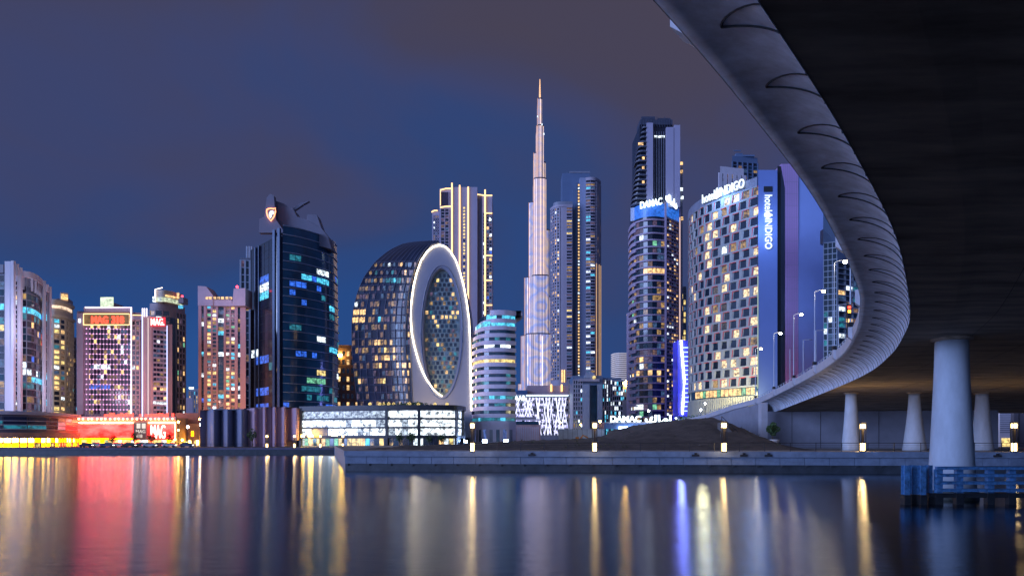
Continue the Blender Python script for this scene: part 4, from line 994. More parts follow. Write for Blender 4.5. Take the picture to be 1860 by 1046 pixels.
# glazed body: rows of points from the face edge to the silhouette, bulging toward the viewer
rows = []; NU = 10
for y in ys:
    f = interp(FL, max(y, 441)); s = interp(SL, y); row = []
    for i in range(NU+1):
        t = i/NU; px = f+(s-f)*(1-math.cos(t*math.pi/2)*1.0)*0 + (s-f)*t**1.15
        Yd = YF + 28*(t**2.2) + (0 if y >= 441 else 0)
        z = Z_(y, YF); row.append((X_(px, YF)*(1+ (Yd-YF)/YF), Yd, 4+(z-4)*(1+(Yd-YF)/YF*.9)))
    rows.append(row)
g = MB(); k = NU+1
g.add([v for r in rows for v in r], [(i*k+j, (i+1)*k+j, (i+1)*k+j+1, i*k+j+1) for i in range(len(rows)-1) for j in range(NU)], glass('round_glass', (.012, .020, .045), .3, .5)); g.build('curtain_wall', T, smooth=True)
b = MB(); FM = mat('round_frame', (.07, .08, .13), .5, vary=.1)
for j in range(0, NU+1): b.tube([(r[j][0], r[j][1]-.1, r[j][2]) for r in rows], .24, FM, 4)
b.build('rib', T)
b = MB()
for i in range(6, len(rows)): b.tube([(x, y-.08, z) for x, y, z in rows[i]], .17, FM, 4)
b.build('floor_line', T)
b = MB()
back = [[(v[0]+6+t*0, YF+30, v[2]) for t, v in enumerate(r)] for r in rows]
b.add([v for r in rows for v in (r[-1], (r[-1][0]+8, YF+40, r[-1][2]))], [(2*i, 2*i+1, 2*i+3, 2*i+2) for i in range(len(rows)-1)], FM)
b.add([rows[0][0], rows[0][-1], (rows[0][-1][0]+8, YF+40, rows[0][0][2]), (X_(800, YF), YF+40, rows[0][0][2])], [(0, 1, 2, 3)], FM); b.build('back_wall', T)
LITS = {(5, 2): 'y', (20, 2): 'y'}
for i in range(6, len(rows)-3):
    for j in range(NU):
        a, c_, d_, e_ = rows[i][j], rows[i][j+1], rows[i+1][j], rows[i+1][j+1]
        for h in range(2):
            t0, t1 = .08+.46*h, .46+.46*h
            lit_ = None; y_ = ys[i]
            if j >= 8 and 555 < y_ < 575: lit_ = 'w'
            elif 495 < y_ < 512 and j in (3, 4, 5): lit_ = 'q' if rnd.random() < .7 else 'c'
            elif 600 < y_ < 645 and j in (3, 4, 5, 6) and rnd.random() < .3: lit_ = 'w'
            elif 655 < y_ < 690 and j in (1, 2, 0) and rnd.random() < .4: lit_ = 'w'
            elif rnd.random() < .04: lit_ = pick((('w', 3), ('y', 2), ('h', 1), ('c', .6), ('q', 2), ('r', .4))).name
            if not lit_:
                if rnd.random() > .5: continue
                lit_ = DIM[(0, 2, 0, 3, 1)[rnd.randrange(5)]].name
            m = PAL.get(lit_) or MATS[lit_]
            lo = Vector(d_).lerp(Vector(e_), (t0+t1)/2); hi = Vector(a).lerp(Vector(c_), (t0+t1)/2); dv = (Vector(e_)-Vector(d_)); w = math.hypot(dv.x, dv.y)*.40
            if w < .4: continue
            nn = (dv.y, -dv.x); l = math.hypot(*nn); nn = (nn[0]/l, nn[1]/l)
            if nn[1] > 0: nn = (-nn[0], -nn[1])
            p = lo.lerp(hi, .5); win(T, (p.x+nn[0]*.14, p.y+nn[1]*.14), nn, w, (hi.z-lo.z)*.66, lo.z+(hi.z-lo.z)*.15, m)
finish(T, 100)
b = MB(); x, y = P(790, 270); pw = pointlight(T, (X_(775, 270), 268, 16), (1, .7, .35), 9000, 2)

# --- gold edged tower
Y = 600
T = B('gold_edged_tower', 840, Y, 'tall slab tower outlined with vertical gold light strips behind the ring-faced tower', 'tower')
GLV = mat('grey_lavender', (.36, .32, .42), .6, vary=.06, scale=.1); b = MB(); z = lambda y: Z_(y, Y)
def blk(a, c, yt, dy=0, m=GLV, dep=30): b.box(X_(a, Y), X_(c, Y), Y+dy, Y+dep, 2, z(yt), m)
blk(783, 797.5, 376, 8); blk(797.8, 820, 340, 3); blk(820.2, 867, 340, 0); blk(867.2, 875.5, 352, 3, mat('shade_panel', (.13, .13, .2), .6)); blk(875.7, 894, 353, 2)  # the dark block between the pale ones is the glass strip
for a, c, yt, yb, nb in ((785, 796, 386, 560, 3),): facade(T, b, [(X_(a, Y), Y+7.9), (X_(c, Y), Y+7.9)], z(yb), z(yt), 34, nb, GLV, slab=.8, so=.3, pier=.6, po=.3, wts=(('n', 16), ('h', 1), ('p', 3)))
facade(T, b, [(X_(800, Y), Y+2.9), (X_(815, Y), Y+2.9)], z(600), z(377), 38, 2, GLV, slab=.5, so=.3, pier=.6, po=.5, wts=(('n', 18), ('h', 1.2), ('p', 4)))
facade(T, b, [(X_(800, Y), Y+2.9), (X_(815, Y), Y+2.9)], z(372), z(347), 1, 1, GLV, slab=0, pier=.6, po=.5, fn=lambda f, i: 'p')
facade(T, b, [(X_(841.2, Y), Y-.1), (X_(845, Y), Y-.1)], z(600), z(375), 38, 1, GLV, slab=1.1, so=.1, pier=.1, po=.15, fn=lambda f, i: 'y' if rnd.random() < .86 else 'n')
facade(T, b, [(X_(877, Y), Y+1.9), (X_(879.5, Y), Y+1.9)], z(600), z(385), 36, 1, GLV, slab=.5, so=.2, pier=.3, po=.2, wts=(('n', 12), ('h', 1.2)))
facade(T, b, [(X_(883.2, Y), Y+1.9), (X_(893.5, Y), Y+1.9)], z(600), z(385), 34, 2, GLV, slab=.6, so=.3, pier=.4, po=.3, wts=(('n', 16), ('h', 1.2), ('w', .7), ('b', .4)))
b.build('wall', T)
def vl(px, y0, y1, r=.62, dy=-.6): led([(X_(px, Y), Y+dy, z(y0)), (X_(px, Y), Y+dy, z(y1))], r, GOLD, T)
def hl(a, c, y, dy=-.5, bend=0): led([(X_(a, Y), Y+dy, z(y+bend)), (X_((a+c)/2, Y), Y+dy, z(y)), (X_(c, Y), Y+dy, z(y))], .5, GOLD, T)
vl(821, 333, 600); vl(835, 337, 600); vl(850.5, 340, 600); vl(881, 344, 590, dy=1)
hl(799, 820, 341, 2, 3); hl(799, 820, 373.5, 2, 2); hl(782, 793, 377.5, 7, 3); hl(866, 894, 354, 1.5, -2)
for y in (386.5, 463.5, 508.5, 553.5): hl(882, 894, y, 1.2)
led([(X_(799.5, Y), Y+2, z(345)), (X_(799.5, Y), Y+2, z(372))], .3, GOLD, T)
b = MB(); b.box(X_(888, Y), X_(892, Y), Y+1, Y+1.6, z(400), z(398.6), SIGNW); b.box(X_(889.5, Y), X_(892, Y), Y+1, Y+1.6, z(398), z(396.6), SIGNW); b.box(X_(888.6, Y), X_(890.5, Y), Y+1, Y+1.6, z(396), z(394.6), SIGNW); b.build('roof_sign', T)
finish(T)

# --- rounded office with white bands
T = B('office_building', 897, 275, 'rounded white-banded office block with one yellow-lit floor, right of the ring-faced tower')
b = MB(); bm = MB(); WB = mat('band_white', (.52, .46, .58), .5, vary=.05)
FLR = [(567, 884), (573, 872), (585, 864), (600, 859), (620, 856.5), (790, 855)]
nfl = 15; yb_, yt_ = 768, 570
for f in range(nfl+1):
    y0 = yb_+(yt_-yb_)*f/nfl; zz0 = Z_(y0, 272); lx = interp(FLR, y0-4)
    pa = crv([P(lx, 286), P(lx+9, 277), P(lx+25 if lx < 870 else 892, 271.5), P(915, 270.5), P(937, 273)], 6)
    b.strip(pa, -12, -.6, zz0-1.0, zz0+2.2, GT) if f < nfl else None
    bm.strip(pa, -12, .25, zz0-.75, zz0+(.75 if f < nfl else 1.2), WB)
    if f < nfl:
        q = Path2([(x-n[0]*.5, y-n[1]*.5) for (x, y), n in zip(pa, normals(pa))])
        key_ = {14: 'c', 13: 'h', 11: 'q', 10: 'c', 8: 'Y', 5: 'q', 3: 'C', 0: 'C', 6: 'q'}.get(f, 'd')
        for i in range(13):
            u = (i+.5)/13; r = rnd.random()
            m = {'c': LC if (r < .7 and u > .45) else GT, 'h': LC if r < .8 else LH, 'q': LT if r < .45 else GT, 'Y': LY, 'C': LC if r < .5 and .1 < u < .85 else LT, 'd': GT if r < .93 else LT}[key_]
            if f == 10 and u > .5: m = LH if r < .5 else GT
            if f == 13 and .05 < u < .85: m = LC
            p, n = q.at(q.L*u); win(T, p, n, q.L/13-.1, 2.0, zz0+.8, m)
b.build('glass_body', T); bm.build('band', T)
b = MB(); pb = crv([P(855, 286), P(864, 277), P(880, 271.5), P(915, 270.5), P(937, 273)], 6); core(b, pb, 12, 2, Z_(766, 272), WB)
b.prism([P(937.2, 270), P(982, 272), P(982, 290), P(937.2, 290)], 2, Z_(771, 272), mat('pink_wing', (.55, .36, .42), .6)); b.prism([P(937.2, 269.5), P(978, 271), P(978, 290), P(937.2, 290)], Z_(771, 272)+.01, Z_(765, 272), GT)
b.strip([P(937.2, 270), P(982, 272)], 0.02, .3, Z_(763.5, 272), Z_(761, 272), WB)
for i in range(12): p = P(941+i*3.3, 269.9); b.obox(p, (0, -1), .35, 0, .12, 4, 9.2, WB)
b.build('base', T)
q = Path2(pb)
for i in range(9): p, n = q.at(q.L*(.2+.09*i)); win(T, p, n, 1.3, 4.6, 3.6, (GT, LDB, GREYM)[i % 3])
finish(T)

# --- the tallest tower with stepped lobes
Y = 1632
T = B('skyscraper', 981, Y, 'immensely tall stepped spire tower glowing with pink and blue light patterns', 'skyscraper')
def led_mat(name, base, warm=0.0):
    m = bpy.data.materials.new(name); m.use_nodes = True; t = m.node_tree; p = t.nodes['Principled BSDF']; p.inputs['Base Color'].default_value = (.3, .3, .38, 1); p.inputs['Roughness'].default_value = .35
    g = t.nodes.new('ShaderNodeNewGeometry'); s = t.nodes.new('ShaderNodeSeparateXYZ'); t.links.new(g.outputs['Position'], s.inputs[0])
    dx = mth(t, 'SUBTRACT', s.outputs['X'], X_(981, Y)); dz = mth(t, 'SUBTRACT', mth(t, 'PINGPONG', mth(t, 'SUBTRACT', s.outputs['Z'], Z_(673, Y)), 36.0), 0)
    r = mth(t, 'SQRT', mth(t, 'ADD', mth(t, 'MULTIPLY', dx, dx), mth(t, 'MULTIPLY', dz, dz)))
    n = t.nodes.new('ShaderNodeTexNoise'); n.inputs['Scale'].default_value = .045; n.inputs['Detail'].default_value = 4; t.links.new(g.outputs['Position'], n.inputs[0])
    w = mth(t, 'FRACT', mth(t, 'ADD', mth(t, 'MULTIPLY', r, .055), mth(t, 'MULTIPLY', n.outputs[0], 1.5)))
    cr = t.nodes.new('ShaderNodeValToRGB'); t.links.new(w, cr.inputs[0]); el = cr.color_ramp.elements
    el[0].color = (.46, .30, .26, 1); el[1].position = 1; el[1].color = (.40, .30, .36, 1)
    for ps, c in ((.2, (.30, .27, .42, 1)), (.4, (.16, .20, .50, 1)), (.6, (.36, .32, .42, 1)), (.8, (.52, .38, .28, 1))): e_ = el.new(ps); e_.color = c
    vl_ = t.nodes.new('ShaderNodeTexNoise'); vl_.noise_dimensions = '1D'; vl_.inputs['Scale'].default_value = .38; vl_.inputs['Detail'].default_value = 3; t.links.new(s.outputs['X'], vl_.inputs['W'])
    st = mth(t, 'MULTIPLY', mth(t, 'ADD', mth(t, 'MULTIPLY', mth(t, 'POWER', vl_.outputs[0], 4.5), 15.0), .22), base)
    wm = t.nodes.new('ShaderNodeMix'); wm.data_type = 'RGBA'; wm.inputs[0].default_value = warm; wm.inputs[7].default_value = (.72, .46, .26, 1); t.links.new(cr.outputs[0], wm.inputs[6])
    t.links.new(wm.outputs[2], p.inputs['Emission Color']); t.links.new(st, p.inputs['Emission Strength']); m.cycles.emission_sampling = 'NONE'; return m
LM = led_mat('media_facade', .85); LMW = led_mat('media_facade_warm', 1.0, .55)
EDGL = emis('amber_edge', (1, .5, .28), .85)
DKT = mat('dark_trim_far', (.05, .05, .08), .6)
def lobe(xl, xr, yt, dy, name='tier', m=LM, yb=812):
    if yt < 340: m = LMW
    x0, x1 = X_(xl, Y), X_(xr, Y); c = (x0+x1)/2; r = (x1-x0)/2; b = MB(); n = 14
    poly = [(c-r*math.cos(math.pi*i/n), Y+dy-min(r, 9)*math.sin(math.pi*i/n)) for i in range(n+1)] + [(x1, Y+40), (x0, Y+40)]
    b.prism(poly, max(2, Z_(yb, Y)), Z_(yt, Y), m)
    for k in range(1, n, 2): x, y = poly[k]; b.box(x-.25, x+.25, y-.9, y, max(2, Z_(yb, Y)), Z_(yt, Y)-.5, ALU)
    g_ = MB(); g_.box(x0-1.0, x0-.2, Y+dy-8, Y+dy-7, max(2, Z_(yb, Y)), Z_(yt, Y), EDGL) if dy > -15 else None
    o = b.build(name, T)
    if g_.v: g_.build('edge_light', o)
    b = MB(); p2 = [(x, y-.5) for x, y in poly[:n+1]] + [(x1, Y+40), (x0, Y+40)]; b.prism(p2, Z_(yt, Y)+.01, Z_(yt, Y)+2.6, DKT); b.build('ledge', o)
for a in ((942, 952, 697, 12), (947, 961, 610, 8), (953, 966, 505, 4), (961, 976, 370, 0), (969.5, 979, 281, -2), (990, 1004.5, 640, 10), (988, 1001, 540, 4), (985, 998, 420, 0), (981, 991.5, 298, -1), (966, 996, 505, -16), (969, 992, 330, -12), (974.5, 987.5, 233, -6), (976.5, 984.5, 184, -6), (955, 1000, 610, -20)): lobe(*a)
b = MB(); x = X_(980.5, Y); b.tube([(x, Y-4, Z_(190, Y)), (x, Y-4, Z_(165, Y)), (x, Y-4, Z_(146, Y))], 2.4, emis('spire_glow', (1, .55, .28), 1.6, .3), 8, r2=.8); b.build('spire', T)
b = MB(); b.tube([(x, Y-8, Z_(698, Y)), (x, Y-36, Z_(400, Y)*0+Z_(698, Y)+1)], .3, ALU, 4)
b = MB(); xx1 = X_(983.5, Y); b.box(xx1-.7, xx1+.7, Y-42, Y-41, 2, Z_(615, Y), WHITELED); b.build('light_strip', T)
xx2 = X_(1001, Y); b = MB(); b.box(xx2, xx2+3, Y-6, Y-2, Z_(440, Y), Z_(384, Y), LW); b.build('side_light', T)
for px, py in ((976, 219), (984, 233), (987.5, 250)): bb = MB(); xx = X_(px, Y); bb.box(xx-1, xx+1, Y-16, Y-14, Z_(py, Y), Z_(py-3, Y), LH); bb.build('terrace_light', T)

# --- pair of very tall residential towers
Y = 1000
T = B('residential_tower', 1020, Y, 'very tall pale tower with a rounded roof directly right of the spire skyscraper', 'tower')
TS = mat('tower_stone', (.34, .30, .37), .6, vary=.06, scale=.05); pa = crv([P(1000.5, Y+16), P(1008, Y+4), P(1020, Y), P(1040, Y)], 6); b = MB(); core(b, pa, 40, 2, Z_(373, Y), TS); q = Path2(pa)
facade(T, b, pa, Z_(690, Y), Z_(377, Y), 56, 5, TS, d0=1, d1=q.L*.53, slab=1.4, so=.5, pier=1.6, po=.8, wts=(('n', 6), ('w', 1.2), ('p', 2), ('h', .2)))
facade(T, b, pa, Z_(690, Y), Z_(377, Y), 56, 1, TS, d0=q.L*.78, d1=q.L*.98, slab=1.8, so=2.2, pier=.6, po=.5, wts=(('n', 9), ('y', 1.0), ('h', .7)))
b.strip(pa, -2, 1.2, Z_(376, Y), Z_(372, Y), TS); b.strip(pa[4:], -5, 0, Z_(372, Y), Z_(366, Y), GREYM); b.build('wall', T)
b = MB()
for px in (1021, 1025): b.box(X_(px, Y)-.8, X_(px, Y)+.8, Y-1.5, Y-.2, Z_(694, Y), Z_(672, Y), emis('uplight', (1, .6, .22), 2.2, .3))
b.build('uplight', T); finish(T)
Y = 1010
T = B('residential_tower', 1062, Y, 'very tall blue slab tower with a bead-like column of lit windows, beside the rounded one', 'tower')
BSL = mat('blue_slab', (.10, .15, .26), .5, vary=.08, scale=.05); b = MB()
b.box(X_(1022.5, Y), X_(1073, Y), Y+12, Y+45, 2, Z_(309, Y), BSL); b.box(X_(1036, Y), X_(1073.2, Y), Y+11, Y+46, Z_(309, Y)+.01, Z_(306, Y), GREYM)
b.box(X_(1045.5, Y), X_(1049.5, Y), Y+2, Y+12, 2, Z_(560, Y), TS); b.box(X_(1053.5, Y), X_(1064, Y), Y+2, Y+12, 2, Z_(322, Y), mat('blue_grey_panel', (.25, .29, .42), .5)); b.box(X_(1040.5, Y), X_(1045.4, Y), Y+6, Y+11.8, 2, Z_(340, Y), BSL)
b.box(X_(1045.5, Y), X_(1049.5, Y), Y+3, Y+12, Z_(560, Y)+.01, Z_(330, Y), BSL)
pa = crv([P(1064, Y-4), P(1075, Y-6), P(1084, Y-2), P(1090.5, Y+10)], 6); core(b, pa, 40, 2, Z_(326, Y), TS); q = Path2(pa)
facade(T, b, [P(1049.6, Y+8), P(1053.4, Y+8)], Z_(690, Y), Z_(330, Y), 62, 1, BSL, slab=1.9, so=.5, pier=.4, po=.5, fn=lambda f, i: 'w' if rnd.random() < .8 else 'h')
facade(T, b, pa, Z_(690, Y), Z_(330, Y), 62, 2, TS, d0=.3, d1=q.L*.42, slab=1.6, so=2.0, pier=.4, po=.5, wts=(('n', 9), ('h', 1), ('c', .5)))
facade(T, b, pa, Z_(690, Y), Z_(332, Y), 62, 3, TS, d0=q.L*.55, d1=q.L*.98, slab=.9, so=.2, pier=2.6, po=1.0, wts=(('n', 9), ('p', 3), ('w', .6)))
b.strip(pa, -2, 1.0, Z_(330, Y), Z_(325, Y), TS); b.build('wall', T)
for u in (.5, .72, .95): p, n = q.at(q.L*u); led([(p[0]+n[0]*1.2, p[1]+n[1]*1.2, Z_(700, Y)), (p[0]+n[0]*1.2, p[1]+n[1]*1.2, Z_(480, Y))], .45, emis('faint_gold', (1, .6, .3), .8), T)
finish(T)
# --- lattice fronted mall
Y = 600
T = B('mall', 985, Y, 'wide low mall with white glowing zigzag lattice and a cut-off bright sign', 'mall')
b = MB(); b.box(X_(900, Y), X_(1040, Y), Y, Y+50, 2, Z_(716, Y), GREYM); b.box(X_(958, Y), X_(1038, Y), Y+6, Y+50, Z_(716, Y)+.01, Z_(699, Y), LAV); b.box(X_(905, Y), X_(957.8, Y), Y+3, Y+40, Z_(716, Y)+.01, Z_(708, Y), mat('blue_dome', (.05, .12, .3), .4)); b.build('wall', T)
LATW = emis('lattice_light', (.78, .80, 1.0), 2.0)
b = MB(); q_ = random.Random(3); yt, yb = 722, 790
for i in range(17):
    x = 938+i*6.0; d_ = q_.choice((-1, 1)); x2 = x+d_*9
    b.tube([(X_(x, Y), Y-2.2, Z_(yt, Y)), (X_(x2, Y), Y-2.2, Z_(yb if x > 968 else 757, Y))], .24, LATW, 5); x3 = x2-d_*11
    b.tube([(X_(x2-d_*2, Y), Y-2.0, Z_(yt, Y)), (X_(x3, Y), Y-2.0, Z_(yb-q_.uniform(0, 22) if x > 968 else 755, Y))], .2, LATW, 5)
b.build('lattice', T)
b = MB()
for i in range(34): x = X_(957+i*2.35, Y); b.box(x-.35, x+.35, Y-.9, Y-.2, Z_(719, Y), Z_(717, Y), SIGNW)
b.build('roof_lamp', T)
DL = emis('mall_glow', (.45, .44, .80), 1.8, 1.0, (.5, .5, .5))
for f in range(7):
    for i in range(26): win(T, (X_(939+i*3.8, Y), Y-.02), (0, -1), 1.5, 2.6, Z_(788-f*10, Y)+.5, DL if rnd.random() < .7 else GN)
b = MB()
for f in range(8): b.box(X_(936, Y), X_(1038, Y), Y-.5, Y-.03, Z_(790-f*9.6, Y), Z_(790-f*9.6, Y)+.7, GREYM)
b.build('floor_line', T)
text('sign_letters', 'EMAAR', (X_(922, Y), Y-3, Z_(727.5, Y)), 1, SIGNW, T, width=X_(955, Y)-X_(922, Y), height=4.2, ext=.3, bold=.02)
for px in (1002, 1021): led([(X_(px, Y), Y+5, Z_(710, Y)), (X_(px, Y), Y+5, Z_(697, Y))], .7, emis('amber_wall_lamp', (1, .58, .18), 2.6), T, 'wall_lamp')
finish(T)
# --- pale glass hotel in front
Y = 480
T = B('glass_building', 1085, Y, 'mid-height blue-white glass building with a tall dark central bay and arched top', 'building')
PG = mat('pale_glass', (.22, .30, .46), .3, vary=.2, scale=.2); b = MB(); b.box(X_(1041, Y), X_(1095, Y), Y, Y+30, 2, Z_(682, Y), PG); b.box(X_(1095.2, Y), X_(1132, Y), Y+8, Y+30, 2, Z_(684, Y), PG); b.box(X_(1050, Y), X_(1088, Y), Y-3, Y-.02, Z_(693, Y), Z_(688, Y), WHITE); b.box(X_(1072, Y), X_(1083, Y), Y-2.0, Y-.02, 2, Z_(700, Y), GT)
b.box(X_(1058, Y), X_(1070, Y), Y-2.9, Y-.02, 2, Z_(698, Y), ALU); b.box(X_(1084, Y), X_(1093, Y), Y-2.9, Y-.02, 2, Z_(698, Y), ALU)
facade(T, b, [P(1041, Y-.05), P(1058, Y-.05)], 4, Z_(690, Y), 14, 4, WHITE, slab=.8, so=.8, pier=.6, po=.9, wts=(('t', 5), ('h', 1.4), ('c', 1.3), ('d', 3)))
facade(T, b, [P(1094, Y+7.9), P(1112, Y+7.9)], 4, Z_(688, Y), 14, 5, WHITE, slab=.5, so=.5, pier=.7, po=.9, wts=(('t', 5), ('h', 2.0), ('c', 1.5), ('d', 2)))
facade(T, b, [P(1112, Y+7.9), P(1131, Y+7.9)], 4, Z_(690, Y), 12, 5, WHITE, slab=1.0, so=1.5, pier=.3, po=.5, wts=(('t', 4), ('h', 2.4), ('c', 2), ('d', 2)))
b.build('wall', T)
b = MB(); n = 14; b.vprism([(X_(1060+i*22/n, Y), Z_(684-9*math.sin(math.pi*i/n), Y)) for i in range(n+1)] + [(X_(1082, Y), Z_(687, Y)), (X_(1060, Y), Z_(687, Y))][::1], Y-2, Y+5, ALU); b.build('roof_arch', T)
b = MB(); b.lathe((X_(1078, Y), Y-3.4), [(.3, Z_(689, Y)), (1.3, Z_(687, Y)), (1.3, Z_(685, Y)), (.3, Z_(683, Y))], LY, 10); b.build('roof_lamp', T); finish(T)
T = B('apartment_block', 1038, 560, 'narrow gold-lit block between the lattice mall and the blue-white glass building')
pa = [P(1033, 560), P(1043, 560)]; b = MB(); core(b, pa, 15, 2, Z_(688, 560), CREAM); facade(T, b, pa, 4, Z_(690, 560), 16, 2, CREAM, slab=.9, so=.8, pier=.6, po=.4, wts=(('w', 3), ('p', 3), ('n', 2))); b.build('wall', T); finish(T)
# --- striped round block
Y = 700
T = B('apartment_block', 1128, Y, 'small far rounded block of thin white stripes left of the banded corner tower')
pa = crv([P(1112, Y+14), P(1118, Y+3), P(1130, Y), P(1145, Y+4)], 5); b = MB(); core(b, pa, 25, 2, Z_(641, Y), GREYM)
bm = MB()
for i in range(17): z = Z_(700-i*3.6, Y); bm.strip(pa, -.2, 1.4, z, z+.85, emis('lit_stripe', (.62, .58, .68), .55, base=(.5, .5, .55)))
bm.build('balcony_band', T); b.build('wall', T)
T = B('shop_block', 1125, 560, 'low block with gold rooftop lamps between the striped block and the banded tower')
b = MB(); b.box(X_(1118, 560), X_(1148, 560), 560, 580, 2, Z_(699, 560), GREYM); b.build('wall', T)
b = MB(); b.box(X_(1119, 559), X_(1146, 559), 559, 559.8, Z_(697, 559), Z_(694.5, 559), WARM2); b.box(X_(1136, 558), X_(1139, 558), 558, 558.8, Z_(702, 559), Z_(691, 559), WARM2); b.build('lamp_band', T)
for i in range(14): win(T, (X_(1120+(i % 7)*4, 560), 560), (0, -1), 1.0, 2.4, Z_(712+(i//7)*14, 560), (LH, LC, GN)[i % 3])
finish(T)
# --- DAMAC tower
Y = 420
T = B('banded_tower', 1190, Y, 'tall dark tower with curved lavender balcony bands and bright blue-white letters two thirds up', 'tower')
CB = mat('band_lavender', (.40, .32, .44), .55, vary=.06)
pf = crv([P(1144, 436), P(1150, 424), P(1165, 417), P(1185, 414), P(1208, 416)], 6); pr = [P(1208, 416), P(1234, 428)]
yb_, yt_ = 782, 402; nfl = 31; b = MB(); bm = MB()
b.prism([(x, y) for x, y in pf] + [P(1234, 428), P(1234, 455), P(1146, 460)], 2, Z_(375, Y), GN)
for f in range(nfl+1):
    z = Z_(yb_+(yt_-yb_)*f/nfl, 417); bm.strip(pf, -.1, 1.0, z-.42, z+.42, CB)
    bm.strip(pf[:10], -.05, .95, z-.42-1.2, z-.421, CB) if f else None
bm.build('balcony_band', T)
q = Path2(pf); fh = (Z_(yt_, 417)-Z_(yb_, 417))/nfl
for f in range(nfl):
    for i in range(13):
        p, n = q.at(q.L*(i+.5)/13); l_ = {27: ((0, 2), 'w'), 23: ((8, 13), 'w'), 10: ((4, 9), 'w'), 8: ((4, 12), 'w'), 3: ((3, 8), 'h'), 16: ((4, 6), 'h'), 17: ((4, 5), 'g')}.get(f)
        m = PAL[l_[1]] if l_ and l_[0][0] <= i < l_[0][1] and rnd.random() < .7 else pick((('n', 14), ('d', 10), ('t', 2), ('h', .25), ('g', .25)))
        win(T, (p[0]+n[0]*.02, p[1]+n[1]*.02), n, q.L/13-.15, fh-1.0, Z_(yb_, 417)+f*fh+.5, m)
bm = MB(); facade(T, bm, [P(1210, 416.8), P(1231, 426.4)], Z_(yb_, 420), Z_(400, 420), 58, 5, CB, slab=.8, so=1.1, pier=.12, po=.6, wts=(('n', 7), ('p', 5), ('w', 1.1), ('h', .9)))
bm.build('side_balcony', T)
for px, yy in ((1208.5, 415.6), (1234.5, 427.5)): b.obox(P(px, yy), (0, -1), 1.0, -3, 1.0, 2, Z_(372, Y), CB)
b.obox(P(1237, 430), (0, -1), 1.8, -6, .2, 2, Z_(290, Y), GREYM)
b.obox(P(1153, 423), (-.45, -.9), 4.4, 0, 1.2, Z_(400, 421), Z_(376, 421), mat('pale_lit_panel', (.42, .5, .68), .5))  # panel of a pale blue colour at the left end below the sign
# upper shaft
b.box(X_(1162, Y), X_(1222, Y), Y, Y+26, Z_(375, Y), Z_(228, Y), GN)
for a, c, yt in ((1173.5, 1185, 226), (1209, 1222.5, 234), (1223.5, 1234, 230)): b.box(X_(a, Y), X_(c, Y), Y-2, Y+20, Z_(378, Y), Z_(yt, Y), mat('fin_slab', (.36, .34, .46), .5, vary=.05, scale=.1))
for i in range(5): b.box(X_(1188+i*4.3, Y), X_(1188.7+i*4.3, Y), Y-.5, Y-.02, Z_(370, Y), Z_(240, Y), GREYM)
b.build('wall', T)
bm = MB()
for f in range(17):
    y = 372-f*8.6; l = 1146+f*1.05 if y > 300 else 1151+(f-8)*1.5; bm.strip(crv([P(l, Y+8), P(l+5, Y-1), P(1173, Y-2)], 4), -4, .6, Z_(y, Y)-.45, Z_(y, Y)+.45, mat('dark_band', (.08, .09, .13), .5))
    if f < 16: bm.strip(crv([P(l+1, Y+8), P(l+6, Y), P(1173, Y-1)], 4), -4, -.6, Z_(y, Y)+.46, Z_(y-8.6, Y)-.46, GN)
    if f in (4, 7, 9, 12): win(T, P(1168.5 if f != 12 else 1164, Y-2.4), (-.1, -.99), 1.4 if f < 12 else 3, 1.6, Z_(y, Y)+.5, LW)
bm.build('upper_balcony', T)
b = MB(); DK = mat('crown_dark', (.05, .06, .10), .6)
b.box(X_(1162, Y), X_(1221, Y), Y-1, Y+10, Z_(228, Y)+.01, Z_(219, Y), DK); b.box(X_(1166, Y), X_(1190, Y), Y, Y+8, Z_(219, Y)+.01, Z_(212, Y), DK); b.box(X_(1195, Y), X_(1218, Y), Y, Y+8, Z_(219, Y)+.01, Z_(215, Y), DK)
for i in range(12): b.box(X_(1164+i*4.7, Y), X_(1165+i*4.7, Y), Y-1.2, Y-1.02, Z_(232, Y), Z_(214+(i % 3)*2, Y), DK)
b.build('crown', T)
b = MB(); b.box(X_(1188, Y), X_(1207, Y), Y-.7, Y-.55, Z_(251, Y), Z_(247.5, Y), LH); b.build('crown_light', T)
for i, (px, y) in enumerate(((1238, 300), (1238, 315), (1238, 347), (1239, 362), (1238.5, 400))): win(T, P(px, 428), (0, -1), 1.6, 2.0, Z_(y, 428), (LW, LW, LH, LH, LW)[i])
led([(X_(1234.8, 426), 426, Z_(770, 426)), (X_(1234.8, 426), 426, Z_(395, 426))], .3, emis('rose_strip', (1, .7, .65), .9), T)
b = MB(); BGL = emis('sign_backlight', (.03, .20, .85), .75, .3, base=(.05, .1, .3))
b.strip([(x, y) for x, y in pf[6:]], 0.02, .2, Z_(396, 417), Z_(372, 417), BGL); b.strip(pr, .02, .2, Z_(396, 420), Z_(372, 420), BGL); sp_ = b.build('sign_backing', T)
text('sign_letters', 'DAMAC', (X_(1162, 414), 412.6, Z_(380, 413)), 1, SIGNW, sp_, width=X_(1202, 413)-X_(1162, 413), height=4.0, ext=.3, slant=.22, bold=.02, d=(.998, .03))
AR = '\uFED9\uFE8E\uFEE3\uFE8D\uFEA9'
text('arabic_letters', AR, (X_(1209, 415), 414.6, Z_(364, 415)), 1, SIGNW, sp_, width=X_(1233, 415)-X_(1209, 415), height=5.0, ext=.3, slant=-.62, bold=.02, d=(.93, .36))
b = MB(); b.prism([P(1138, 440), P(1144, 437), P(1146, 450), P(1139, 452)], 2, Z_(569, 440), CB); b.build('slim_annex', T)
finish(T)
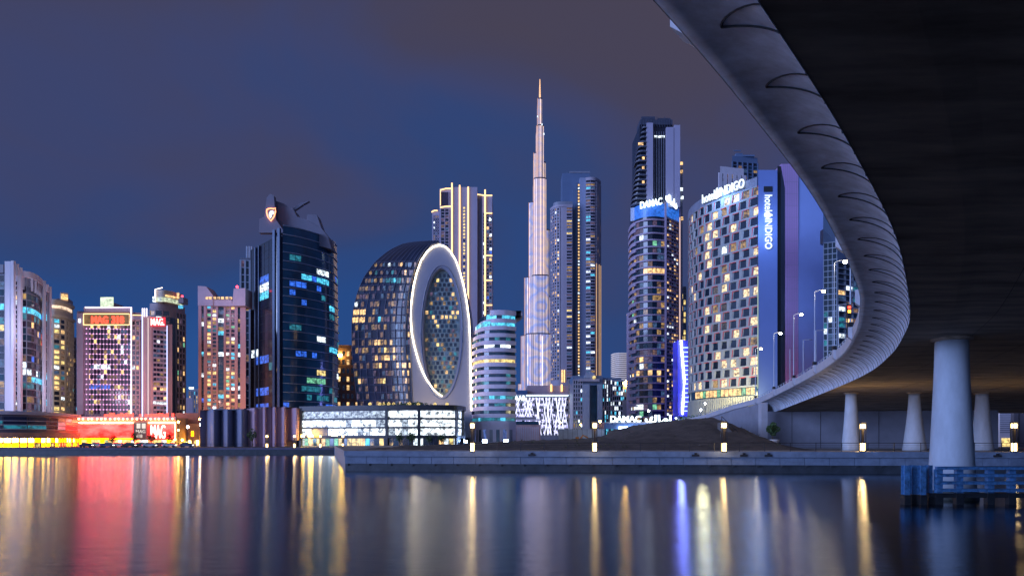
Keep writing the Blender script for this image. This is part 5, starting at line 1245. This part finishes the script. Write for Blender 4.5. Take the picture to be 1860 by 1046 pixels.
# --- slender tower behind with yellow windows
T = B('residential_tower', 1240, 470, 'slender tower sliver with yellow windows squeezed behind the banded tower', 'tower')
pa = [P(1236, 470), P(1246, 470)]; b = MB(); core(b, pa, 15, 2, Z_(520, 470), GREYM); facade(T, b, pa, 10, Z_(522, 470), 24, 2, GREYM, slab=1, so=.4, pier=.5, po=.3, wts=(('y', 3), ('n', 5), ('w', 2))); b.build('wall', T); finish(T)
# --- blue ladder-lit building
Y = 395
T = B('blue_lit_building', 1244, Y, 'slim building flooded deep blue with glowing ladder rungs and a bent light line')
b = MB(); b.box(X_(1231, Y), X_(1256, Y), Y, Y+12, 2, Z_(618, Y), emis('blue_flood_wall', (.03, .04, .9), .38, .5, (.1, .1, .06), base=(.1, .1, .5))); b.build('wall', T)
BLN = emis('blue_rung', (.35, .5, 1.0), 3.0, sample=False)
for i in range(15): bb = MB(); y = 632+i*8.2; l = 1239+min(3.5, abs(1239.0-1239)+3.5*math.sin(math.pi*min(1, i/14))); bb.box(X_(l+1.2, Y), X_(1251, Y), Y-.9, Y-.1, Z_(y, Y), Z_(y, Y)+.45, BLN); bb.build('light_rung', T)
led([(X_(1236.5, Y), Y-.6, Z_(618, Y)), (X_(1239, Y), Y-.6, Z_(650, Y)), (X_(1242.5, Y), Y-.6, Z_(690, Y)), (X_(1241, Y), Y-.6, Z_(720, Y)), (X_(1239, Y), Y-.6, Z_(752, Y))], .42, emis('blue_white_line', (.25, .3, 1.0), 60.0, sample=True), T)
# --- sales centre with letters
T = B('showroom', 1170, 300, 'low showroom with bright white Latin and Arabic letters along its roof behind the mound', 'showroom')
b = MB(); b.box(X_(1098, 300), X_(1240, 300), 300, 320, 2, Z_(768, 300), mat('blue_wall', (.10, .18, .4), .5)); b.box(X_(1098, 300), X_(1240, 300), 299, 321, Z_(768, 300)+.01, Z_(766.3, 300), WHITE); b.build('wall', T)
text('sign_letters', 'DAMAC', (X_(1109, 298), 298.6, Z_(766, 298.6)), 1, SIGNW, T, width=X_(1165, 298)-X_(1109, 298), height=2.6, ext=.25, bold=.03)
text('arabic_letters', AR, (X_(1172, 298), 298.6, Z_(767, 298.6)), 1, SIGNW, T, width=X_(1233, 298)-X_(1172, 298), height=3.2, ext=.25, bold=.03)
SCW = emis('showroom_glow', (.60, .78, 1.0), 9, .4, (.2, .2, .4), sample=True)
for i in range(12): win(T, P(1128+i*9, 298.9), (0, -1), 2.0, 2.2, Z_(784, 299), SCW)
for i in range(5): win(T, P(1103+i*4.6, 298.9), (0, -1), .95, 2.6, Z_(790, 299), (LC, GT)[i % 2])
finish(T)
# --- Hotel with faceted facade
Y = 240
T = B('sign_hotel', 1330, 245, 'broad curved hotel with staggered white-framed windows and glowing white roof letters', 'hotel')
HF = mat('facet_white', (.29, .30, .31), .55, vary=.08); HLW = emis('hotel_room', (1.0, .74, .42), 1.25, .6, (.9, .9, 1.1)); HS = mat('blue_end_wall', (.17, .25, .56), .6, vary=.05, scale=.1); RED = mat('red_edge', (.75, .02, .04), .5)
ph = crv([P(1252, 283), P(1256, 273), P(1275, 263), P(1310, 254), P(1345, 246.5), P(1377, 240.5)], 6)
b = MB(); zt = Z_(322, 240.5); zb = Z_(700, 240.5)
poly = [(x, y) for x, y in ph] + [P(1377, 241), P(1420, 262), P(1290, 300), P(1256, 295)]
b.prism(poly, 2, zt, mat('hotel_core', (.06, .07, .10), .5)); b.build('wall', T)
fr = MB(); q = Path2(ph); nr, nc = 20, 11; fh = (zt-3.0-zb)/nr; bw = q.L/nc
for f in range(nr):
    z = zb+f*fh
    fr.strip(resample(ph, 0, q.L, 30), .02, .55, z-.36, z+.36, HF)
    for c in range(nc+1):
        off = (.25 if f % 2 else -.05)*bw; d = (c+.5)*bw+off
        if d > q.L-.1 or d < 0: continue
        p, n = q.at(d); t = (-n[1], n[0])
        # slanted reveal on the left of each window
        def pt(a, o, zz): return (p[0]+t[0]*a+n[0]*o, p[1]+t[1]*a+n[1]*o, zz)
        h0, h1 = z+.36, z+fh-.36; w = bw*.66; lean = .35
        a0, a1 = -bw*.5, -bw*.5+bw*.30
        v = [pt(a0, .5, h0), pt(a1-lean, .5, h0), pt(a1+.15, .06, h0), pt(a0, .5, h1), pt(a1, .5, h1), pt(a1+.45, .06, h1)]
        fr.add(v, [(0, 1, 4, 3), (1, 2, 5, 4)], HF)
        if rnd.random() < (.75 if f > 3 else .4): fr.add([pt(a1-lean, .53, h0), pt(a1-lean+.22, .53, h0), pt(a1+.22, .53, h1), pt(a1, .53, h1)], [(0, 1, 2, 3)], RED)
        if rnd.random() < .7: fr.add([pt(a1, .56, h1-.02), pt(a1+w, .56, h1-.02), pt(a1+w, .56, h1+.16), pt(a1, .56, h1+.16)], [(0, 1, 2, 3)], RED)
        wc = p[0]+t[0]*(a1+w/2+.1)+n[0]*.03, p[1]+t[1]*(a1+w/2+.1)+n[1]*.03
        r = rnd.random(); u = d/q.L; m = HLW if r < .11+.2*u*(1 if f > 1 else .3) else (LH if r > .985 else (DIM[3] if r > .93 else (GD if r < .8 else GN)))
        if d+bw*.2 < q.L: win(T, wc, n, w, fh-.75, h0+.02, m)
fr.strip(resample(ph, 0, q.L, 30), .02, .6, zt-3.1, zt, mat('parapet_grey', (.2, .22, .3), .5)); fr.strip(resample(ph, 0, q.L, 30), .02, .58, zb+nr*fh-.38, zb+nr*fh+.38, HF)
fr.build('facade_frame', T);
b = MB(); p, n = q.at(q.L)
b.prism([P(1377.2, 239.5), P(1412, 239.5), P(1420, 262), P(1383, 266)], 2, Z_(310, 240), HS); b.prism([P(1412.1, 241), P(1418.5, 241), P(1426, 262), P(1420.2, 262)], 2, Z_(300, 240), DARKM); b.prism([P(1395, 250), P(1412, 246), P(1418, 262), P(1400, 262)], Z_(310, 240)+.01, Z_(298, 240), GREYM); b.build('end_wall', T)
led([(X_(1377.4, 239), 239.4, Z_(705, 239)), (X_(1377.4, 239), 239.4, Z_(500, 239))], .12, emis('edge_glow', (.8, 1, .75), .7), T)
b = MB(); b.box(X_(1388, 239), X_(1404, 239), 239.35, 239.48, Z_(348, 239), Z_(338, 239), DARKM); b.build('vent_louvre', T)
# roof letters follow the facade
def at_px(px):
    d = 0
    while d < q.L and q.at(d)[0][0]/q.at(d)[0][1]*F+930 < px: d += .2
    return d
p0, _ = q.at(at_px(1281)); p1, _ = q.at(at_px(1357)); dv = (p1[0]-p0[0], p1[1]-p0[1]); dl = math.hypot(*dv); dv = (dv[0]/dl, dv[1]/dl); nn = (dv[1], -dv[0])
sx, sy = p0[0]+nn[0]*1.6, p0[1]+nn[1]*1.6; zl = zt-2.4
text('sign_letters', 'hotel', (sx, sy, zl), 1, SIGNH, T, d=dv, width=dl*.31, height=3.2, ext=.2)
text('sign_letters', 'INDIGO', (sx+dv[0]*dl*.42, sy+dv[1]*dl*.42, zl), 1, SIGNH, T, d=dv, width=dl*.58, height=3.2, ext=.2, bold=.012)
def drop(c, d, n, h, vert, T_):
    b = MB(); pts = [(0, -.5), (.26, -.42), (.40, -.15), (.36, .1), (.12, .35), (.1, .5), (-.05, .42), (-.12, .2), (-.34, .08), (-.4, -.15), (-.26, -.42)]
    v = []
    for o in (0, .25):
        for a, u in pts:
            a *= h; u *= h
            if vert: a, u = u, -a
            v.append((c[0]+d[0]*a+n[0]*o, c[1]+d[1]*a+n[1]*o, c[2]+u))
    k = len(pts); b.add(v, [tuple(range(k-1, -1, -1)), tuple(range(k, 2*k))] + [(i, (i+1) % k, (i+1) % k+k, i+k) for i in range(k)], SIGNH); b.build('sign_emblem', T_)
drop((sx+dv[0]*dl*.365, sy+dv[1]*dl*.365, zl+1.6), dv, nn, 4.0, False, T)
b = MB(); b.strip([(sx-nn[0]*.5, sy-nn[1]*.5), (sx+dv[0]*dl-nn[0]*.5, sy+dv[1]*dl-nn[1]*.5)], -.2, 0, zl-.2, zl, DARKM); b.build('sign_rail', T)
text('side_letters', 'hotel', (X_(1389.5, 239), 239.2, Z_(354, 239)), 1, SIGNH, T, vertical=True, width=Z_(354, 239)-Z_(383, 239), height=2.5, ext=.15)
text('side_letters', 'INDIGO', (X_(1390, 239), 239.2, Z_(397, 239)), 1, SIGNH, T, vertical=True, width=Z_(397, 239)-Z_(452, 239), height=2.4, ext=.15, bold=.01)
drop((X_(1396, 239), 239.2, Z_(390, 239)), (1, 0), (0, -1), 2.9, True, T)
pointlight(T, (sx+dv[0]*dl*.5+nn[0]*3, sy+dv[1]*dl*.5+nn[1]*3, zl+1), (.25, .5, 1), 9000, 3, 'sign_light'); pointlight(T, (X_(1396, 230), 233, Z_(405, 233)), (.3, .5, 1), 5000, 4, 'sign_light')
for px, zz_ in ((1290, 20), (1325, 18), (1360, 17)): pointlight(T, (X_(px, 232), 234 if px > 1340 else 240, zz_), (1, .9, .45), 5200, 2, 'facade_light')
# base storeys of the hotel
b = MB(); pb2 = resample(ph, 0, q.L, 30)
b.strip(pb2, .02, .3, Z_(718, 240.5), Z_(701.5, 240.5), GT); b.strip(pb2, .02, .8, Z_(701.4, 240.5), Z_(699, 240.5), HF); b.strip(pb2, .02, .5, 2, Z_(718.2, 240.5), mat('ribbed_stone', (.45, .42, .32), .6)); b.build('base', T)
b = MB(); q2 = Path2([(x+n_[0]*.35, y+n_[1]*.35) for (x, y), n_ in zip(pb2, normals(pb2))])
for i in range(44): p, n = q2.at(q2.L*(i+.5)/44); b.obox(p, n, .16, .16, .4, 2.2, Z_(719, 240.5), HF)
b.build('fin', T)
for i in range(16):
    u = .36+i*.04; p, n = q2.at(q2.L*u); win(T, p, n, q2.L*.04-.3, 2.4, Z_(717, 240.5)+.2, (LY, LW, LG, LW, LW)[rnd.randrange(5)] if i < 15 else LW)
finish(T)
for px, py in ((1378, 616), (1316, 642)):
    pass
T = B('plain_building', 1457, 300, 'plain windowless violet-blue building wall between the hotel end and the bridge lamps')
b = MB(); Yp = 300; b.box(X_(1419, Yp), X_(1450, Yp), Yp, Yp+14, 2, Z_(298, Yp), mat('violet_wall', (.42, .27, .52), .7, vary=.07, scale=.06)); b.build('violet_wall', T)
b = MB(); b.box(X_(1450, Yp)+.02, X_(1496, Yp), Yp+.4, Yp+14, 2, Z_(296, Yp), mat('slate_blue_wall', (.24, .34, .66), .7, vary=.07, scale=.06)); b.build('blue_wall', T)
b = MB()
for i in range(9): xx = X_(1423.5+i*3.3, Yp); b.box(xx, xx+.08, Yp-.03, Yp-.005, 2, Z_(299, Yp), GREYM)
for i in range(22): zz_ = 8+i*5.0; b.box(X_(1419.2, Yp), X_(1449.8, Yp), Yp-.06, Yp-.035, zz_, zz_+.07, GREYM)
b.build('panel_joint', T); flood(T, 1436, 280, 16, (1, .45, .6), 9000); flood(T, 1470, 278, 60, (.35, .5, 1), 9000, 2); flood(T, 1440, 278, 85, (.4, .45, 1), 5000, 2)  # spots added in mid-air to brighten this wall
# --- towers behind the hotel roof
for a, c, yt, Y, mm, lab in ((1308, 1351, 302, 620, WHITE, 'pale striped tower top peeping over the roof letters of the faceted hotel'), (1330, 1376, 283, 760, BSL, 'dark blue tower top peeping over the hotel, behind the pale striped one')):
    T = B('residential_tower', a, Y, lab, 'tower'); zt = Z_(yt, Y); b = MB(); pa = [P(a, Y), P(c, Y+6)]; core(b, pa, 22, 2, zt, mm)
    facade(T, b, pa, zt-72, zt-6, 18, 5, mm, slab=.4 if mm is WHITE else .8, so=.3, pier=3.4 if mm is WHITE else 1.2, po=1.0, wts=(('n', 9), ('t', 3)))
    if mm is BSL: b.box(X_(1338, Y), X_(1350, Y), Y+2, Y+8, zt, zt+3.5, BSL); b.box(X_(1350, Y), X_(1372, Y), Y+2, Y+8, zt, zt+1.8, BSL); b.box(X_(1332, Y), X_(1345, Y), Y-2, Y-1, zt+4.2, zt+5, BSL)
    b.build('wall', T); finish(T, 60)
b = MB()
# --- balcony tower behind the bridge lamps
Y = 270
T = B('residential_tower', 1525, Y, 'blue-lit glass and balcony tower seen between bridge lamps and bridge curve', 'tower')
b = MB(); pa = [P(1496, Y), P(1520, Y-2)]; pb = [P(1520, Y-2), P(1600, Y+10)]; b.prism([P(1496, Y), P(1520, Y-2), P(1600, Y+10), P(1600, Y+30), P(1500, Y+30)], 2, Z_(440, Y), mat('blue_core', (.16, .22, .36), .5))
facade(T, b, pa, 14, Z_(442, Y), 30, 3, ALU, slab=.25, so=.25, pier=.2, po=.3, fn=lambda f, i: 't' if f > 17 else None, wts=(('t', 6), ('q', 2), ('d', 4), ('h', .5)))
facade(T, b, pb, 14, Z_(480, Y), 28, 6, ALU, slab=.35, so=1.0, pier=.35, po=.6, wts=(('n', 8), ('d', 6), ('t', 4), ('q', 2), ('h', .6), ('w', .3)))
b.vprism([(X_(1497, Y), Z_(440, Y)+.01), (X_(1497, Y), Z_(415, Y)), (X_(1515, Y), Z_(432, Y)), (X_(1530, Y), Z_(446, Y)), (X_(1530, Y), Z_(440, Y)+.01-2)], Y+1, Y+3.5, mat('roof_blue', (.22, .3, .45), .4))
b.build('wall', T)
finish(T)

# ------------------------------------------------------------------ street level
def street_lamp(px, py, Y, m, h, label, grp, e=400, col=(1, .55, .2), zb=2.0):
    x, y = P(px, Y); zt = Z_(py, Y)
    T = thing('street_lamp', (x, y, zb), label, 'street lamp', grp)
    b = MB(); b.tube([(x, y, zb), (x, y, zt+.3)], .12, DARKM, 6, r2=.08); b.build('pole', T)
    b = MB(); b.box(x-.3, x+.3, y-.25, y+.25, zt+.35, zt+.5, DARKM); hh = b.build('lamp_head', T)
    b = MB(); b.lathe((x, y), [(.08, zt-.35*h), (.32*h, zt-.15*h), (.36*h, zt+.1), (.2*h, zt+.34)], m, 12); b.build('lamp_glass', hh)
    if e: pointlight(T, (x, y-.6, zt), col, e, .4)
SO = emis('sodium_lamp', (1, .42, .08), 90, sample=True); SW = emis('cool_lamp', (.85, .9, 1), 60, sample=True)
for a in ((1090, 765, 330, SO, 1.6, 'bright orange street lamp before the blue-white glass building', 700), (1055, 771, 350, SO, 1.0, 'small orange street lamp left of the brightest orange one', 300), (1018, 767, 360, SO, 1.0, 'orange street lamp before the zigzag lattice mall', 300),
          (364, 761, 275, SO, 1.5, 'large orange street lamp at the edge of the blue curved wall', 700), (324, 766, 270, SO, 1.1, 'orange street lamp at the right end of the red podium', 500), (324, 781, 268, SO, .8, 'low orange lamp below another at the end of the red podium', 300)):
    street_lamp(a[0], a[1], a[2], a[3], a[4], a[5], 'orange street lamps', a[6])
for a in ((341, 775, 262, SW, 1.3, 'white street lamp in front of the brick-coloured block', 500), (364.5, 771, 262, SW, 1.2, 'white street lamp under the large orange one', 500), (1178, 746, 285, SW, 1.2, 'white lamp standing above the roof letters of the showroom', 300), (1273, 745, 190, SW, .6, 'small white lamp above the mound at the foot of the faceted hotel', 200), (1281, 733, 215, SW, .7, 'small white twin lamp near the left corner of the faceted hotel base', 200)):
    street_lamp(a[0], a[1], a[2], a[3], a[4], a[5], 'white street lamps', a[6], (.85, .9, 1))
for i, (px, py) in enumerate(((318, 808), (331, 809), (318, 795), (333, 796))[:2]):
    street_lamp(px, py-10, 230, SO, .8, ('low yellow lamp on the far promenade, the left one of two by the podium corner', 'low yellow lamp on the far promenade, the right one of two by the podium corner')[i], 'low yellow lamps', 200)
# parked cars on the far promenade road
CARC = [(.5, .5, .52), (.03, .03, .04), (.25, .03, .03), (.08, .1, .2), (.6, .6, .6), (.04, .05, .05)]
CN = ['silver', 'black', 'dark red', 'navy', 'white', 'charcoal']
TYRE = mat('tyre', (.02, .02, .02), .8); CG_ = mat('car_glass', (.02, .03, .04), .1, vary=.1); HL = emis('car_headlight', (1, .95, .85), 9, sample=False); TL = emis('car_tail_light', (1, .04, .02), 5)
def car(px, Y, ci, label, zb=2.0):
    x, y = P(px, Y); T = thing('parked_car', (x, y, zb), label, 'car', 'cars on the far promenade road')
    m = mat('car_paint_'+CN[ci].replace(' ', '_'), CARC[ci], .25, .2, vary=.05); L2 = 2.15
    b = MB(); b.vprism([(x-L2, zb+.35), (x+L2, zb+.35), (x+L2, zb+.72), (x+L2-.15, zb+.85), (x+1.2, zb+.95), (x+.55, zb+1.42), (x-.9, zb+1.45), (x-1.6, zb+.98), (x-L2+.05, zb+.9)], y-.85, y+.85, m); b.build('body', T)
    b = MB(); b.vprism([(x-1.4, zb+.97), (x+1.0, zb+.97), (x+.5, zb+1.36), (x-.85, zb+1.38)], y-.88, y-.852, CG_); b.build('side_window', T)
    for sx in (-1.3, 1.3):
        for sy in (-.8, .62):
            b = MB(); b.vprism([(x+sx+.33*math.cos(a), zb+.34+.33*math.sin(a)) for a in [-2*math.pi*i/12 for i in range(12)]], y+sy-.08, y+sy+.1, TYRE); b.build('wheel', T)
    b = MB(); b.box(x+L2, x+L2+.04, y-.75, y-.4, zb+.6, zb+.75, HL); b.box(x+L2-.2, x+L2-.02, y-.9, y-.86, zb+.6, zb+.74, HL); b.build('headlight', T)
    b = MB(); b.box(x-L2-.04, x-L2, y-.75, y-.4, zb+.65, zb+.8, TL); b.box(x-L2+.02, x-L2+.2, y-.9, y-.86, zb+.65, zb+.78, TL); b.build('tail_light', T)
cp = [(158, 214, 1), (178, 215, 0), (196, 214, 3), (216, 215, 4), (236, 214, 5), (256, 215, 1), (273, 214, 0), (292, 215, 2), (309, 214, 4), (340, 215, 3)]
whr = ['under the left end of the red banner', 'second car from the yellow restaurants', 'third car from the yellow restaurants', 'below the middle of the long red banner', 'left of the grey sign block', 'under the grey sign block', 'under the big white podium letters', 'under the right end of the short red banner', 'beside the two low yellow lamps', 'in front of the orange-lit brick block']
for (px, Y, ci), w in zip(cp, whr): car(px, Y, ci, f'{CN[ci]} car on the far promenade, {w}')
# work lights, barriers and hoarding in front of the banded office
for i, (px, s) in enumerate(((880.5, 1.0), (919, 1.0), (846, .7))):
    x, y = P(px, 240); T = thing('work_light', (x, y, 2.0), ['dazzling blue-white work light near the ground, left of two equals', 'dazzling blue-white work light near the ground, right of two equals', 'dimmer blue-white work light beside the foot of the ring-faced tower'][i], 'work light', 'work lights')
    b = MB(); b.tube([(x, y, 2), (x, y, 3.6)], .06, DARKM, 5); b.box(x-.5, x+.5, y-.3, y+.3, 2.0, 2.15, DARKM); b.build('stand', T)
    b = MB(); b.box(x-.75*s, x+.75*s, y-.2, y, 3.4, 3.4+.9*s, emis('work_lamp', (.55, .75, 1.0), 60, sample=True)); b.build('lamp', T); pointlight(T, (x, y-.8, 4), (.3, .5, 1), 3500*s, .6)
BAR = [mat('red_plastic', (.5, .03, .03), .5), mat('white_plastic', (.6, .6, .62), .5)]
for i in range(11):
    px = 862+i*11.5; x, y = P(px, 232); b = MB(); b.vprism([(x-.95, 2.0), (x+.95, 2.0), (x+.85, 2.9), (x-.85, 2.9)], y-.25, y+.25, BAR[i % 2])
    b.box(x-1, x+1, y-.4, y+.4, 1.99, 2.12, BAR[i % 2])
    props(b.build('barrier', origin=(x, y, 2)), ('red' if i % 2 == 0 else 'white')+' plastic road barrier in the row before the white-banded office', 'barrier', 'road barriers')
T = B('site_hoarding', 1060, 300, 'pale blue-white construction hoarding along the foot of the glass building', 'hoarding')
b = MB(); pa = [P(1014, 300), P(1110, 300)]; b.strip(pa, -.2, 0, 2, Z_(779, 300), mat('hoarding', (.5, .55, .65), .6, vary=.2, scale=.4)); b.build('panel', T)
b = MB(); q = Path2(pa)
for i in range(12): p, n = q.at(q.L*i/11); b.obox(p, n, .15, .01, .12, 2, Z_(778.5, 300), GREYM)
b.build('post', T)
x, y = P(1047, 285); T = thing('excavator', (x, y, 2), 'orange excavator in front of the pale construction hoarding', 'excavator'); OR = mat('orange_paint', (.6, .2, .02), .5)
b = MB(); b.box(x-1.8, x+1.8, y-1.3, y+1.3, 2.05, 2.9, TYRE); b.build('track', T)
b = MB(); b.box(x-1.7, x+1.3, y-1.2, y+1.2, 2.95, 4.2, OR); b.box(x-.4, x+.9, y-1.25, y-.1, 4.2, 5.5, OR); b.build('body', T)
b = MB(); b.tube([(x+1.0, y, 3.8), (x+2.6, y, 6.2), (x+4.6, y, 5.2)], .3, OR, 6); b.tube([(x+4.6, y, 5.2), (x+4.9, y, 3.2)], .22, OR, 6); b.build('arm', T)
b = MB(); b.vprism([(x+4.5, 2.3), (x+5.4, 2.5), (x+5.2, 3.2), (x+4.6, 3.3)], y-.5, y+.5, TYRE); b.build('bucket', T)
# trees
def tree(px, Y, zb, h, r, label, seed, n=350, grp=None):
    x, y = P(px, Y); T = thing('tree', (x, y, zb), label, 'tree', grp); b = MB(); b.tube([(x, y, zb), (x+.1*r, y, zb+h*.35), (x, y, zb+h*.7)], .12*r, BARK, 6, r2=.05)
    for k in range(4): a = k*1.6+seed; b.tube([(x, y, zb+h*.35), (x+math.cos(a)*r*.6, y+math.sin(a)*r*.6, zb+h*.7)], .06*r, BARK, 5, r2=.02)
    b.build('trunk', T); b = MB(); crown(b, (x, y, zb+h*.68), r, h*.36, n, r*.16, seed); b.build('crown', T)
for i, (px, Y, zb, h, r, l) in enumerate(((275, 225, 2, 4.2, 1.5, 'small tree below the big white podium letters'), (243, 226, 2, 4.8, 1.3, 'small dark tree at the foot of the grey sign block'), (308, 226, 2, 4.6, 1.4, 'small dark tree at the right end of the red podium'),
        (205, 226, 2, 3.8, 1.3, 'small tree under the long red banner'), (458, 222, 2, 5.6, 1.6, 'bare-looking small tree against the first pink fin'), (748, 222, 2, 4.6, 1.7, 'bushy tree left of the parking entrance'), (779, 222, 2, 4.0, 1.3, 'small round tree under the middle of the parking decks'),
        (802, 222, 2, 4.2, 1.5, 'dark round tree near the right end of the parking block'), (725, 222, 2, 4.4, 1.4, 'thin tree before the shop windows of the parking block'))):
    tree(px, Y, zb, h, r, l, i+20)
PALMG = mat('palm_green', (.10, .22, .04), .6, vary=.3, scale=2)
def palm(px, Y, zb, h, label, seed):
    q = random.Random(seed); x, y = P(px, Y); T = thing('palm_tree', (x, y, zb), label, 'palm tree', 'palms at the top of the mound'); b = MB(); b.tube([(x, y, zb), (x+.1, y, zb+h)], .16, BARK, 7, r2=.11); b.build('trunk', T); b = MB()
    for k in range(16):
        a = k*2.4+q.random(); l = q.uniform(1.3, 1.9); pts = [(x+math.cos(a)*l*t, y+math.sin(a)*l*t, zb+h+.75*math.sin(t*2.4)*(.6+.5*(k % 3))-.9*t*t) for t in (0, .25, .5, .75, 1)]
        for p0, p1 in zip(pts, pts[1:]):
            s = Vector((-math.sin(a), math.cos(a), -.3))*.22; p0, p1 = Vector(p0), Vector(p1); b.add([p0, p1+s, p1], [(0, 1, 2)], PALMG); b.add([p0, p1, p1-s], [(0, 1, 2)], PALMG); b.add([p0+s*.8, p1+s, p1], [(0, 1, 2)], PALMG)
    b.build('crown', T)
for i, (px, l) in enumerate(((1237, 'green-lit palm at the crest of the mound, leftmost of three'), (1247, 'green-lit palm at the crest of the mound, middle of three'), (1260, 'green-lit palm at the crest of the mound, rightmost of three'))): palm(px, 205+i*2, 2.0+5.0, 3.2+.2*i, l, i)
x, y = P(1248, 202); lt = thing('ground_light', (x, y, 8.2), 'small ground light shining green-white up at the palms', 'ground light'); b = MB(); b.box(x-.2, x+.2, y-.2, y+.2, 8.2, 8.5, emis('ground_lamp', (.8, 1, .6), 6)); b.build('lamp', lt); pointlight(lt, (x, y-.5, 9.2), (.85, 1, .55), 350, .2)
# people on the mound and promenade are too small to read; a low kerb closes the far road
